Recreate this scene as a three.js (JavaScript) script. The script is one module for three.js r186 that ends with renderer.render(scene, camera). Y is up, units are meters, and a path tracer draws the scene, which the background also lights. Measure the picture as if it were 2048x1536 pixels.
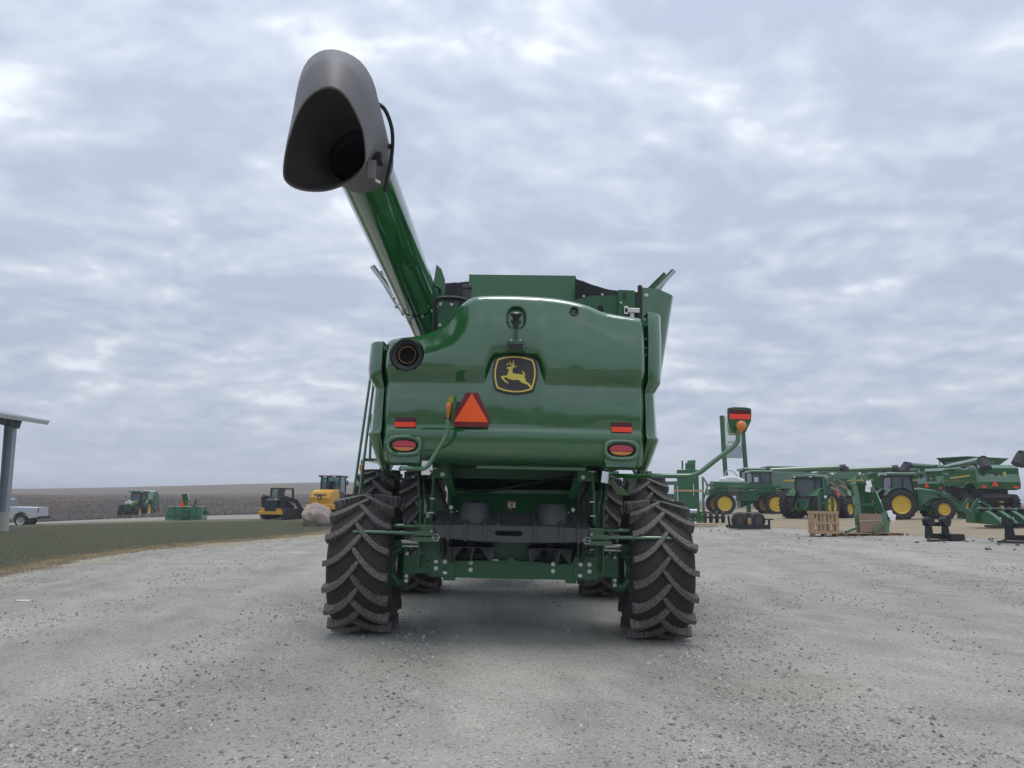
import * as THREE from 'three';
import { RoundedBoxGeometry } from 'three/addons/geometries/RoundedBoxGeometry.js';
import { mergeGeometries, toCreasedNormals, mergeVertices } from 'three/addons/utils/BufferGeometryUtils.js';
import { ImprovedNoise } from 'three/addons/math/ImprovedNoise.js';

// ---------- camera, sky, sun, exposure ----------
const R = Math.PI / 180;
const scene = new THREE.Scene();
const camera = new THREE.PerspectiveCamera(53, 4 / 3, 0.1, 4000);
camera.position.set(0, 1.6, 0);
camera.rotation.set(8.385 * R, 0, 0.6 * R, 'YXZ');
const renderer = new THREE.WebGLRenderer({ antialias: true });
renderer.toneMapping = THREE.LinearToneMapping;
renderer.toneMappingExposure = 1.15;
renderer.shadowMap.enabled = true;

const sunDir = new THREE.Vector3(0.08, 0.95, 0.06).normalize();
const sun = new THREE.DirectionalLight(new THREE.Color(1, 0.965, 0.92), 1.2);
sun.position.copy(sunDir).multiplyScalar(120);
sun.castShadow = true;
sun.shadow.radius = 60;
sun.shadow.mapSize.set(2048, 2048);
Object.assign(sun.shadow.camera, { left: -60, right: 60, top: 60, bottom: -60, near: 1, far: 300 });
scene.add(sun);

const perlin = new ImprovedNoise();
const nz = (x, y, z = 0) => perlin.noise(x, y, z);
const fbm = (x, y, z, o) => { let s = 0, a = 0.5, f = 1; for (let i = 0; i < o; i++) { s += a * nz(x * f, y * f, z + i * 7.3); a *= 0.52; f *= 2.07; } return s; };
const smooth = (a, b, x) => { const t = Math.min(1, Math.max(0, (x - a) / (b - a))); return t * t * (3 - 2 * t); };
const lerp = (a, b, t) => a + (b - a) * t;
let seedState = 12345;
const rnd = () => { seedState = (seedState + 0x6d2b79f5) | 0; let t = Math.imul(seedState ^ (seedState >>> 15), 1 | seedState); t = (t + Math.imul(t ^ (t >>> 7), 61 | t)) ^ t; return ((t ^ (t >>> 14)) >>> 0) / 4294967296; };
const rr = (a, b) => a + (b - a) * rnd();

function makeSky() {                                     // broken grey cloud sheet over pale blue, brighter overhead and round the hidden sun
  const W = 2048, H = 1024, data = new Float32Array(W * H * 4);
  for (let j = 0; j < H; j++) {
    const e = ((j + 0.5) / H - 0.5) * Math.PI;
    for (let i = 0; i < W; i++) {
      const phi = ((i + 0.5) / W - 0.5) * 2 * Math.PI;
      const ce = Math.cos(e), dx = ce * Math.cos(phi), dy = Math.sin(e), dz = ce * Math.sin(phi);
      const k = (j * W + i) * 4;
      let r, g, b;
      if (dy < -0.02) { r = 0.30; g = 0.30; b = 0.29; } else {
        const up = Math.max(dy, 0), q = 1 / (up + 0.14);
        const px = dx * q * 1.5 + 3.1, pz = dz * q * 1.5 + 1.7;
        const wx = fbm(px * 0.9, pz * 0.9, 11, 3) * 0.9, wz = fbm(px * 0.9 + 5, pz * 0.9, 17, 3) * 0.9;
        const band = fbm((px * 0.8 + pz * 0.45 + wx) * 0.62, (pz * 1.05 - px * 0.25 + wz) * 0.62, 3.1, 3);
        const puff = fbm(px * 2.1 + wx * 0.9, pz * 2.6 + wz * 0.9, 9.4, 5);
        const fine = fbm(px * 6.5 + wx * 2, pz * 7.5 + wz * 2, 21.7, 4);
        let v = 0.46 * band + 0.86 * puff + 0.42 * fine;
        v *= lerp(0.72, 1.0, smooth(0.02, 0.22, up));
        let t = smooth(-0.30, 0.36, v);
        const crest = smooth(0.16, 0.46, v) * smooth(0.03, 0.12, up);
        // base and lit cloud colours
        r = lerp(0.425, 0.590, t); g = lerp(0.485, 0.640, t); b = lerp(0.610, 0.735, t);
        r += crest * 0.18; g += crest * 0.175; b += crest * 0.155;
        const hole = smooth(-0.50, -0.60, v) * smooth(0.1, 0.25, up);
        r = lerp(r, 0.27, hole * 0.75); g = lerp(g, 0.42, hole * 0.75); b = lerp(b, 0.78, hole * 0.75);
        const grad = 0.86 + 0.52 * up;
        r *= grad; g *= grad; b *= grad;
        // pale haze along the horizon
        const hz = Math.exp(-up / 0.055);
        r = lerp(r, 0.47, hz * 0.8); g = lerp(g, 0.505, hz * 0.8); b = lerp(b, 0.575, hz * 0.8);
        const sd = Math.max(0, dx * sunDir.x + dy * sunDir.y + dz * sunDir.z);
        const glow = 0.30 * Math.pow(sd, 6) + 0.45 * Math.pow(sd, 40);
        r *= 1 + glow; g *= 1 + glow * 0.98; b *= 1 + glow * 0.92;
      }
      data[k] = r; data[k + 1] = g; data[k + 2] = b; data[k + 3] = 1;
    }
  }
  const t = new THREE.DataTexture(data, W, H, THREE.RGBAFormat, THREE.FloatType);
  t.mapping = THREE.EquirectangularReflectionMapping;
  t.magFilter = t.minFilter = THREE.LinearFilter;
  t.needsUpdate = true;
  return t;
}
const sky = makeSky();
scene.background = sky;
scene.environment = sky;

scene.fog = new THREE.FogExp2(new THREE.Color().setRGB(0.60, 0.64, 0.72), 0.0008);
// ---------- helpers ----------
const V = (x, y, z) => new THREE.Vector3(x, y, z);
const lin = (r, g, b) => new THREE.Color().setRGB(r, g, b);
const std = (c, roughness, metalness = 0, extra = {}) => new THREE.MeshStandardMaterial({ color: c, roughness, metalness, ...extra });
const paint = (c, roughness = 0.12, extra = {}) => new THREE.MeshPhysicalMaterial({ color: c, roughness, ior: 1.8, clearcoat: 1, clearcoatRoughness: 0.04, ...extra });
const M = {
  green: paint(lin(0.017, 0.112, 0.030)),
  greenFlat: std(lin(0.024, 0.110, 0.044), 0.35),
  greenLight: std(lin(0.10, 0.20, 0.11), 0.5),
  black: std(lin(0.014, 0.015, 0.017), 0.55),
  plastic: std(lin(0.062, 0.064, 0.070), 0.5),
  rubberCarcass: std(lin(0.030, 0.029, 0.028), 0.75),
  rubberFar: std(lin(0.03, 0.029, 0.029), 0.85),
  spout: std(lin(0.150, 0.143, 0.146), 0.55, 0, { side: THREE.DoubleSide }),
  fabric: std(lin(0.012, 0.012, 0.016), 0.85, 0, { side: THREE.DoubleSide }),
  yellow: std(lin(0.62, 0.42, 0.035), 0.45),
  loaderYellow: std(lin(0.55, 0.29, 0.02), 0.4),
  emblemYellow: std(lin(0.72, 0.58, 0.10), 0.4),
  emblemDark: std(lin(0.045, 0.043, 0.043), 0.45),
  orange: std(lin(1.0, 0.115, 0.012), 0.55),
  redOrange: std(lin(0.95, 0.065, 0.025), 0.5),
  darkRed: std(lin(0.17, 0.012, 0.014), 0.4),
  maroon: std(lin(0.085, 0.008, 0.012), 0.35),
  lampRed: new THREE.MeshPhysicalMaterial({ color: lin(0.50, 0.012, 0.03), roughness: 0.25, clearcoat: 1, clearcoatRoughness: 0.05 }),
  lampAmber: new THREE.MeshPhysicalMaterial({ color: lin(0.62, 0.19, 0.015), roughness: 0.3, clearcoat: 1, clearcoatRoughness: 0.05 }),
  steel: std(lin(0.55, 0.54, 0.52), 0.35, 0.9),
  zinc: std(lin(0.62, 0.60, 0.55), 0.4, 0.6),
  copper: std(lin(0.42, 0.25, 0.16), 0.35, 0.8),
  white: std(lin(0.74, 0.74, 0.73), 0.5),
  paper: std(lin(0.8, 0.8, 0.8), 0.8),
  chrome: std(lin(0.7, 0.72, 0.74), 0.15, 1),
  glass: std(lin(0.06, 0.085, 0.085), 0.06, 0.1),
  glassClear: new THREE.MeshPhysicalMaterial({ color: lin(0.55, 0.66, 0.66), roughness: 0.03, transmission: 1, thickness: 0, ior: 1.45 }),
  wood: std(lin(0.42, 0.28, 0.16), 0.8),
  woodDark: std(lin(0.24, 0.155, 0.085), 0.85),
  cardboard: std(lin(0.27, 0.185, 0.125), 0.85),
  concrete: std(lin(0.42, 0.40, 0.37), 0.9),
  silver: std(lin(0.42, 0.43, 0.45), 0.35, 0.5),
  galv: std(lin(0.34, 0.37, 0.42), 0.45, 0.5),
};

class MB {                                               // collects primitive geometries and joins them into one named mesh
  constructor() { this.g = []; }
  add(geo, m) {
    let q = geo.index ? geo.toNonIndexed() : geo;
    if (m) { if (q === geo) q = geo.clone(); q.applyMatrix4(m); }
    for (const k of Object.keys(q.attributes)) if (!['position', 'normal', 'uv'].includes(k)) q.deleteAttribute(k);
    if (!q.attributes.uv) q.setAttribute('uv', new THREE.BufferAttribute(new Float32Array(q.attributes.position.count * 2), 2));
    if (!q.attributes.normal) q.computeVertexNormals();
    this.g.push(q); return this;
  }
  mat(x, y, z, rx = 0, ry = 0, rz = 0) { return new THREE.Matrix4().makeRotationFromEuler(new THREE.Euler(rx, ry, rz, 'YXZ')).setPosition(x, y, z); }
  box(w, h, d, x = 0, y = 0, z = 0, rx = 0, ry = 0, rz = 0) { return this.add(new THREE.BoxGeometry(w, h, d), this.mat(x, y, z, rx, ry, rz)); }
  rbox(w, h, d, r, x = 0, y = 0, z = 0, rx = 0, ry = 0, rz = 0, seg = 2) { return this.add(new RoundedBoxGeometry(w, h, d, seg, Math.min(r, w / 2.01, h / 2.01, d / 2.01)), this.mat(x, y, z, rx, ry, rz)); }
  cyl(r1, r2, p, q, seg = 16, open = false) {
    const d = q.clone().sub(p), L = d.length(), g = new THREE.CylinderGeometry(r2, r1, L, seg, 1, open);
    const m = new THREE.Matrix4().makeRotationFromQuaternion(new THREE.Quaternion().setFromUnitVectors(V(0, 1, 0), d.normalize())).setPosition(p.clone().add(q).multiplyScalar(0.5));
    return this.add(g, m);
  }
  bar(p, q, w, h, roll = 0, r = 0.004) {                 // rectangular bar from p to q
    const d = q.clone().sub(p), L = d.length();
    const f = d.clone().normalize(), up = Math.abs(f.y) > 0.95 ? V(0, 0, 1) : V(0, 1, 0);
    const s = up.clone().cross(f).normalize(), u = f.clone().cross(s);
    const m = new THREE.Matrix4().makeBasis(s, u, f).multiply(new THREE.Matrix4().makeRotationZ(roll)).setPosition(p.clone().add(q).multiplyScalar(0.5));
    return this.add(r ? new RoundedBoxGeometry(w, h, L, 1, Math.min(r, w / 3, h / 3)) : new THREE.BoxGeometry(w, h, L), m);
  }
  tube(pts, r, bend = 0.08, seg = 10) {                  // bent round tube with rounded corners
    const path = new THREE.CurvePath(); let a = pts[0].clone();
    for (let i = 1; i < pts.length - 1; i++) {
      const p = pts[i], d0 = a.clone().sub(p), d1 = pts[i + 1].clone().sub(p), b = Math.min(bend, d0.length() * 0.45, d1.length() * 0.45);
      const e0 = p.clone().add(d0.normalize().multiplyScalar(b)), e1 = p.clone().add(d1.normalize().multiplyScalar(b));
      path.add(new THREE.LineCurve3(a, e0)); path.add(new THREE.QuadraticBezierCurve3(e0, p.clone(), e1)); a = e1;
    }
    path.add(new THREE.LineCurve3(a, pts[pts.length - 1].clone()));
    // explicit sample points so that straights stay straight
    const P = [];
    path.curves.forEach((c) => { const n = c.isLineCurve3 ? 1 : 5; for (let i = 0; i < n; i++) P.push(c.getPoint(i / n)); });
    P.push(pts[pts.length - 1].clone());
    return this.sweep(P, () => r, seg);
  }
  hose(pts, r, n = 24, seg = 8) { return this.sweep(new THREE.CatmullRomCurve3(pts).getPoints(n), () => r, seg); }
  sweep(P, rad, seg = 10, caps = true) {
    const pos = [], idx = []; let nrm = null;
    for (let i = 0; i < P.length; i++) {
      const t = P[Math.min(i + 1, P.length - 1)].clone().sub(P[Math.max(i - 1, 0)]).normalize();
      if (!nrm) nrm = (Math.abs(t.y) < 0.9 ? V(0, 1, 0) : V(1, 0, 0)).cross(t).normalize();
      else nrm.sub(t.clone().multiplyScalar(nrm.dot(t))).normalize();
      const bin = t.clone().cross(nrm), r = rad(i / (P.length - 1));
      for (let k = 0; k < seg; k++) { const a = k / seg * 2 * Math.PI; pos.push(...P[i].clone().addScaledVector(nrm, Math.cos(a) * r).addScaledVector(bin, Math.sin(a) * r).toArray()); }
    }
    for (let i = 0; i < P.length - 1; i++) for (let k = 0; k < seg; k++) { const a = i * seg + k, b = i * seg + (k + 1) % seg, c = a + seg, d = b + seg; idx.push(a, b, c, b, d, c); }
    if (caps) { const n = P.length - 1; pos.push(...P[0].toArray(), ...P[n].toArray()); const c0 = pos.length / 3 - 2, c1 = c0 + 1; for (let k = 0; k < seg; k++) { idx.push(c0, (k + 1) % seg, k, c1, n * seg + k, n * seg + (k + 1) % seg); } }
    const g = new THREE.BufferGeometry(); g.setAttribute('position', new THREE.Float32BufferAttribute(pos, 3)); g.setIndex(idx);
    return this.add(toCreasedNormals(g, 0.9));
  }
  ext(pts, depth, bevel, x = 0, y = 0, z = 0, rx = 0, ry = 0, rz = 0, holes = []) {   // outline in xy pushed along z
    const s = pts instanceof THREE.Shape ? pts : new THREE.Shape(pts.map(([a, b]) => new THREE.Vector2(a, b)));
    holes.forEach((h) => s.holes.push(new THREE.Path(h.map(([a, b]) => new THREE.Vector2(a, b)))));
    const g = new THREE.ExtrudeGeometry(s, { depth, bevelEnabled: bevel > 0, bevelThickness: bevel, bevelSize: bevel, bevelOffset: -bevel, bevelSegments: 2, curveSegments: 16 });
    return this.add(g, this.mat(x, y, z, rx, ry, rz));
  }
  prof(pts, w, bevel = 0.01, x = 0, y = 0, z = 0) {      // outline [z, y] pushed across x, centred: side-view silhouettes
    return this.ext(pts.map(([a, b]) => [-a, b]), w - 2 * bevel, bevel, x - w / 2 + bevel, y, z, 0, Math.PI / 2, 0);
  }
  lathe(pts, x = 0, y = 0, z = 0, rx = 0, ry = 0, rz = 0, seg = 32) { return this.add(toCreasedNormals(new THREE.LatheGeometry(pts.map(([a, b]) => new THREE.Vector2(a, b)), seg), 0.6), this.mat(x, y, z, rx, ry, rz)); }
  ball(r, x, y, z, sx = 1, sy = 1, sz = 1) { return this.add(new THREE.SphereGeometry(r, 16, 12), this.mat(x, y, z).multiply(new THREE.Matrix4().makeScale(sx, sy, sz))); }
  quad(a, b, c, d, t = 0.01) {                           // flat plate through four corners with thickness t
    const n = b.clone().sub(a).cross(d.clone().sub(a)).normalize().multiplyScalar(t / 2), P = [a, b, c, d], pos = [];
    const f = P.map((p) => p.clone().add(n)), k = P.map((p) => p.clone().sub(n));
    const tri = (p, q, r) => pos.push(...p.toArray(), ...q.toArray(), ...r.toArray());
    tri(f[0], f[1], f[2]); tri(f[0], f[2], f[3]); tri(k[0], k[2], k[1]); tri(k[0], k[3], k[2]);
    for (let i = 0; i < 4; i++) { const j = (i + 1) % 4; tri(f[i], k[i], k[j]); tri(f[i], k[j], f[j]); }
    const g = new THREE.BufferGeometry(); g.setAttribute('position', new THREE.Float32BufferAttribute(pos, 3)); g.computeVertexNormals();
    return this.add(g);
  }
  stuff(name, material, parent) { return tag(this.build(name, material, parent), null, null, null, 'stuff'); }
  build(name, material, parent = scene) {
    const g = mergeGeometries(this.g, false), m = new THREE.Mesh(g, material);
    m.name = parent === scene ? numbered(name) : name; m.castShadow = m.receiveShadow = true; parent.add(m); return m;
  }
}
const names = {};
function numbered(n) { const k = names[n] = (names[n] ?? -1) + 1; return k ? n + '_' + String(k).padStart(3, '0') : n; }
function tag(o, label, category, group, kind) { if (label) o.userData.label = label; if (category) o.userData.category = category; if (group) o.userData.group = group; if (kind) o.userData.kind = kind; return o; }
function thing(name, label, category, x, z, turn = 0, group, y) { const o = new THREE.Group(); o.name = numbered(name); o.position.set(x, y ?? gh(x, z), z); o.rotation.y = turn * R; scene.add(o); return tag(o, label, category, group); }
function part(name, parent, x = 0, y = 0, z = 0, turn = 0) { const o = new THREE.Group(); o.name = name; o.position.set(x, y, z); o.rotation.y = turn; parent.add(o); return o; }
const structure = (o) => tag(o, null, null, null, 'structure');
function gridGeo(rows, cols, f, uvScale = 0, crease = 0) {   // f(i, j) -> [x, y, z]
  const pos = [], uv = [], idx = [];
  for (let i = 0; i <= rows; i++) for (let j = 0; j <= cols; j++) { const p = f(i, j); pos.push(p[0], p[1], p[2]); uv.push(p[0] * uvScale, (uvScale ? -p[2] : p[1]) * (uvScale || 1)); }
  for (let i = 0; i < rows; i++) for (let j = 0; j < cols; j++) { const a = i * (cols + 1) + j, b = a + 1, c = a + cols + 1, d = c + 1; idx.push(a, c, b, b, c, d); }
  let g = new THREE.BufferGeometry(); g.setAttribute('position', new THREE.Float32BufferAttribute(pos, 3)); g.setAttribute('uv', new THREE.Float32BufferAttribute(uv, 2)); g.setIndex(idx);
  if (crease) g = toCreasedNormals(g, crease); else g.computeVertexNormals();
  return g;
}
function colourBy(g, f) { const p = g.attributes.position, c = new Float32Array(p.count * 3); for (let i = 0; i < p.count; i++) c.set(f(p.getX(i), p.getZ(i), p.getY(i)), i * 3); g.setAttribute('color', new THREE.BufferAttribute(c, 3)); return g; }
function mesh(name, g, m, parent = scene) { const o = new THREE.Mesh(g, m); o.name = parent === scene ? numbered(name) : name; o.castShadow = o.receiveShadow = true; parent.add(o); return o; }
function spline(P) { return (x) => {                    // smooth curve through [x, y] points
  const n = P.length; if (x <= P[0][0]) return P[0][1]; if (x >= P[n - 1][0]) return P[n - 1][1];
  let i = 0; while (x > P[i + 1][0]) i++;
  const d = (k) => k <= 0 || k >= n - 1 ? 0 : (P[k + 1][1] - P[k - 1][1]) / (P[k + 1][0] - P[k - 1][0]);
  const h = P[i + 1][0] - P[i][0], t = (x - P[i][0]) / h, t2 = t * t, t3 = t2 * t;
  return (2 * t3 - 3 * t2 + 1) * P[i][1] + (t3 - 2 * t2 + t) * h * d(i) + (3 * t2 - 2 * t3) * P[i + 1][1] + (t3 - t2) * h * d(i + 1);
}; }

// ---------- the ground ----------
function gh(x, z) {                                      // height of the yard and the land round it
  const k = Math.exp(-((x / 8) ** 2));
  let h = -0.0105 * x * k + (x > 0 ? 0.02 * Math.min(x, 45) * (1 - k) : -0.0006 * Math.min(x * x, 2600) * (1 - k));
  if (z < -82) {
    const d = -z, a = Math.atan2(x, d) / R;              // bearing seen from the yard, degrees
    h = lerp(h, 0.5 + 0.2 * nz(x * 0.05, z * 0.05), smooth(84, 120, d) * smooth(4, -6, a));
    const crest = a < -3 ? lerp(2.9, 8.9, smooth(-38, -8, a)) : lerp(8.9, 0.5, smooth(-3, 14, a));
    h += (crest - h) * smooth(110, 420, d) * (a < 90 && a > -90 ? 1 : 0);
  }
  return h;
}
const lawnEdge = (z) => { const b = spline([[-60, -6.4], [-46, -7.4], [-38, -7.6], [-31, -8.3], [-26, -10.0], [-21, -10.7], [-14, -9.9], [-6, -9.6], [10, -9.5], [40, -10]])(z); return b; };
const padEdge = (z) => 11 + 0.342 * (z + 45);

function noiseTexture(size, f) { const d = new Uint8Array(size * size * 4); f(d, size); const t = new THREE.DataTexture(d, size, size); t.wrapS = t.wrapT = THREE.RepeatWrapping; t.magFilter = THREE.LinearFilter; t.minFilter = THREE.LinearMipmapLinearFilter; t.generateMipmaps = true; t.needsUpdate = true; return t; }
function gravelMaps(size, metres, count, rMin, rMax, base, spread) {   // fines with stones of all sizes pressed in, as tone and as height
  const tone = new Float32Array(size * size), hgt = new Float32Array(size * size), warm = new Float32Array(size * size), px = size / metres;
  for (let j = 0; j < size; j++) for (let i = 0; i < size; i++) {
    const k = j * size + i, n = rnd();
    tone[k] = base + (n - 0.5) * 0.28; hgt[k] = 0.25 + (n - 0.5) * 0.10;
  }
  for (let s = 0; s < count; s++) {
    const cx = rnd() * size, cy = rnd() * size, r = (rMin + (rMax - rMin) * Math.pow(rnd(), 5)) * px, el = rr(0.6, 1), an = rnd() * 6.28, ca = Math.cos(an), sa = Math.sin(an);
    const u = rnd(), c = base + spread * (u < 0.33 ? -rr(0.3, 1) : u > 0.74 ? rr(0.3, 1) : rr(-0.3, 0.3)), w = rr(-1, 1), top = rr(0.35, 1);
    for (let y = Math.floor(-r); y <= r; y++) for (let x = Math.floor(-r); x <= r; x++) {
      const a = (x * ca + y * sa) / r, b = (-x * sa + y * ca) / (r * el), q = a * a + b * b; if (q > 1) continue;
      const k = ((Math.floor(cy + y) + size) % size) * size + (Math.floor(cx + x) + size) % size;
      const h = 0.25 + top * 0.6 * Math.sqrt(1 - q); if (h < hgt[k] - 0.05) continue;
      hgt[k] = h; tone[k] = c + (rnd() - 0.5) * 0.08; warm[k] = w;
    }
  }
  const map = noiseTexture(size, (d) => { for (let k = 0; k < size * size; k++) { const t = Math.max(0.05, Math.min(1, tone[k])), w = warm[k] * 0.025; d[k * 4] = 255 * Math.min(1, t + w); d[k * 4 + 1] = 255 * t; d[k * 4 + 2] = 255 * Math.min(1, t * 0.965 - w); d[k * 4 + 3] = 255; } });
  map.colorSpace = THREE.SRGBColorSpace;
  const bump = noiseTexture(size, (d) => { for (let k = 0; k < size * size; k++) { const v = Math.min(1, hgt[k]) * 255; d[k * 4] = d[k * 4 + 1] = d[k * 4 + 2] = v; d[k * 4 + 3] = 255; } });
  return { map, bump };
}
const gv = gravelMaps(2048, 5.3, 75000, 0.003, 0.015, 0.80, 0.24);
const gravelMat = std(lin(0.535, 0.512, 0.482), 0.95, 0, { map: gv.map, bumpMap: gv.bump, bumpScale: 0.016, vertexColors: true });
const soilMap = noiseTexture(1024, (d, n) => { for (let j = 0; j < n; j++) for (let i = 0; i < n; i++) { const k = (j * n + i) * 4, v = 0.8 + 0.14 * (rnd() - 0.5) + 0.12 * nz(i * 0.0625, j * 0.0625, 2) + 0.10 * nz(i * 0.25, j * 0.25, 4); d[k] = 255 * v; d[k + 1] = 250 * v; d[k + 2] = 240 * v; d[k + 3] = 255; } });
soilMap.colorSpace = THREE.SRGBColorSpace;

function sheet(name, m, z0, z1, nr, xl, xr, nc, lift, uvScale, colour, parent) {
  const g = gridGeo(nr, nc, (i, j) => { const z = lerp(z0, z1, i / nr), x = lerp(xl(z), xr(z), j / nc); return [x, gh(x, z) + lift, z]; }, uvScale);
  if (g.attributes.normal.getY(0) < 0) { const ix = g.index.array; for (let k = 0; k < ix.length; k += 3) { const t = ix[k]; ix[k] = ix[k + 1]; ix[k + 1] = t; } g.computeVertexNormals(); }
  if (colour) colourBy(g, colour);
  return structure(mesh(name, g, m));
}
{ // the land: one sheet out to the horizon
  const rad = []; for (let r = 2; r < 2600; r *= 1.055) rad.push(r);
  const n = 360, g = gridGeo(rad.length - 1, n, (i, j) => { const a = j / n * 2 * Math.PI, x = Math.sin(a) * rad[i], z = -Math.cos(a) * rad[i]; return [x, gh(x, z) - 0.03, z]; }, 0.08);
  if (g.attributes.normal.getY(500) < 0) { const ix = g.index.array; for (let k = 0; k < ix.length; k += 3) { const t = ix[k]; ix[k] = ix[k + 1]; ix[k + 1] = t; } g.computeVertexNormals(); }
  colourBy(g, (x, z) => { const v = 1 + 0.5 * fbm(x * 0.03, z * 0.06, 5, 4); const f = smooth(196, 199, -z + 30 * nz(x * 0.02, 7.7) + 6 * nz(x * 0.11, 3.1)); return [lerp(0.20, 0.245, f) * v, lerp(0.158, 0.20, f) * v, lerp(0.13, 0.163, f) * v]; });
  structure(mesh('ground', g, std(lin(1, 1, 1), 1, 0, { map: soilMap, vertexColors: true })));
}
// grey gravel yard, with dusty wheel tracks where the fines have come up
sheet('gravel_yard', gravelMat, 12, -80, 340, (z) => lawnEdge(z) - 1.2, (z) => Math.max(padEdge(z) + 1.5, 3), 150, 0, 1 / 5.3, (x, z) => {
  const d = -z, sw = x * 0.9 + 0.10 * Math.max(0, d - 6) * (x > 0 ? -0.9 : 0.55);
  let v = 0.93 + 0.40 * fbm(sw * 0.95, d * 0.10, 1.7, 4) + 0.22 * fbm(x * 0.6, z * 0.45, 8, 3) + 0.42 * fbm(x * 2.9, z * 1.4, 31, 3);
  const tan = smooth(0.25, 0.6, fbm(x * 0.3, z * 0.22, 40, 3) + 0.55 * smooth(2.6, 0.2, x - lawnEdge(z)));
  return [v * lerp(1, 0.93, tan), v * lerp(1, 0.85, tan), v * lerp(1, 0.70, tan)];
});
sheet('packed_earth_yard', std(lin(0.50, 0.415, 0.295), 0.98, 0, { map: gv.map, bumpMap: gv.bump, bumpScale: 0.006, vertexColors: true }), 12, -90, 170, (z) => padEdge(z) + 0.35 * nz(z * 0.8, 2.2) + 0.25 * nz(z * 2.3, 9), () => 90, 90, 0.004, 1 / 6.1, (x, z) => {
  const v = 0.86 + 0.30 * fbm(x * 0.22, z * 0.5, 14, 4); const p = 0.10 * fbm(x * 0.5, z * 0.5, 77, 3); return [v, v * (0.985 - p * 0.3), v * (0.96 - p)];
});
sheet('concrete_road', std(lin(0.40, 0.385, 0.36), 0.95, 0, { map: soilMap }), -60, -81, 14, () => -120, (z) => lawnEdge(-60) + 3, 60, 0.012, 0.2);
// lawn and the straw-coloured worn strip along the gravel
const grassMap = noiseTexture(1024, (d, n) => { for (let j = 0; j < n; j++) for (let i = 0; i < n; i++) { const k = (j * n + i) * 4, v = 0.74 + 0.36 * (rnd() - 0.5) + 0.16 * nz(i * 0.125, j * 0.0625, 2); d[k] = 255 * Math.min(1, v * 1.0); d[k + 1] = 255 * Math.min(1, v); d[k + 2] = 225 * Math.min(1, v); d[k + 3] = 255; } });
grassMap.colorSpace = THREE.SRGBColorSpace;
const dryness = (x, z) => smooth(0.05, 0.5, 0.55 * fbm(x * 0.35, z * 0.30, 62, 3) + 0.95 * smooth(2.2, 0.1, lawnEdge(z) - x) - 0.22);
const lawnRagged = (z) => lawnEdge(z) + 0.35 * nz(z * 0.9, 4) + 0.25 * nz(z * 2.7, 8) + 0.12 * nz(z * 7.1, 12);
sheet('lawn', std(lin(1, 1, 1), 1, 0, { map: grassMap, vertexColors: true }), 12, -60, 240, () => -95, lawnRagged, 140, 0.008, 0.55, (x, z) => {
  const v = 0.92 + 0.55 * fbm(x * 0.16, z * 0.3, 20, 4), t = dryness(x, z);
  return [lerp(0.215, 0.44, t) * v, lerp(0.215, 0.335, t) * v, lerp(0.130, 0.195, t) * v];
});
function instanced(name, geo, m, count, put, kindLabel, category) {
  const o = new THREE.InstancedMesh(geo, m, count), q = new THREE.Object3D(), c = new THREE.Color();
  let n = 0;
  for (let i = 0; i < count; i++) { if (put(q, c) === false) continue; q.updateMatrix(); o.setMatrixAt(n, q.matrix); o.setColorAt(n, c); n++; }
  o.count = n; o.name = name; o.castShadow = o.receiveShadow = true; scene.add(o); return tag(o, kindLabel, category, null, 'stuff');
}
function tuftGeo(blades, h, spread, w) {
  const pos = [], nrm = [];
  for (let i = 0; i < blades; i++) {
    const a = rnd() * 6.28, x = rr(-spread, spread), z = rr(-spread, spread), lean = rr(0.15, 0.8) * h, hh = h * rr(0.5, 1), ca = Math.cos(a), sa = Math.sin(a);
    pos.push(x - sa * w, 0, z + ca * w, x + sa * w, 0, z - ca * w, x + ca * lean, hh, z + sa * lean);
    for (let k = 0; k < 3; k++) nrm.push(ca * 0.3, 0.9, sa * 0.3);
  }
  const g = new THREE.BufferGeometry(); g.setAttribute('position', new THREE.Float32BufferAttribute(pos, 3)); g.setAttribute('normal', new THREE.Float32BufferAttribute(nrm, 3)); return g;
}
const bladeMat = new THREE.MeshPhysicalMaterial({ color: lin(1, 1, 1), roughness: 1, transmission: 0.4, thickness: 0, side: THREE.DoubleSide });
const shortTuft = tuftGeo(16, 0.035, 0.17, 0.006);
instanced('lawn_grass', shortTuft, bladeMat, 110000, (q, c) => {
  const d = 11 + 42 * Math.pow(rnd(), 1.5), a = rr(-41, -11) * R, x = Math.sin(a) * d / Math.cos(a) * 0.9, z = -d;
  const e = lawnRagged(z); if (x > e + 0.25 || x < -60) return false;
  const edge = smooth(1.6, 0, e - x), dry = dryness(x, z); if (edge > 0.5 && dry > 0.55 && rnd() < 0.75) return false;
  q.position.set(x, gh(x, z) + 0.006, z); q.rotation.set(0, rnd() * 6.28, 0); q.scale.setScalar(rr(0.6, 1.25) * (1 + edge * (1 - dry) * rnd() * 0.9));
  const v = rr(0.85, 1.12), t = Math.min(1, dry * rr(0.5, 1.4)), lush = edge * (1 - dry) * 0.45;
  c.setRGB(lerp(0.33, 0.62, t) * v * (1 - lush), lerp(0.335, 0.48, t) * v * (1 - lush * 0.7), lerp(0.18, 0.27, t) * v * (1 - lush));
}, 'short mown olive green grass of the lawn', 'grass');
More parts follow.
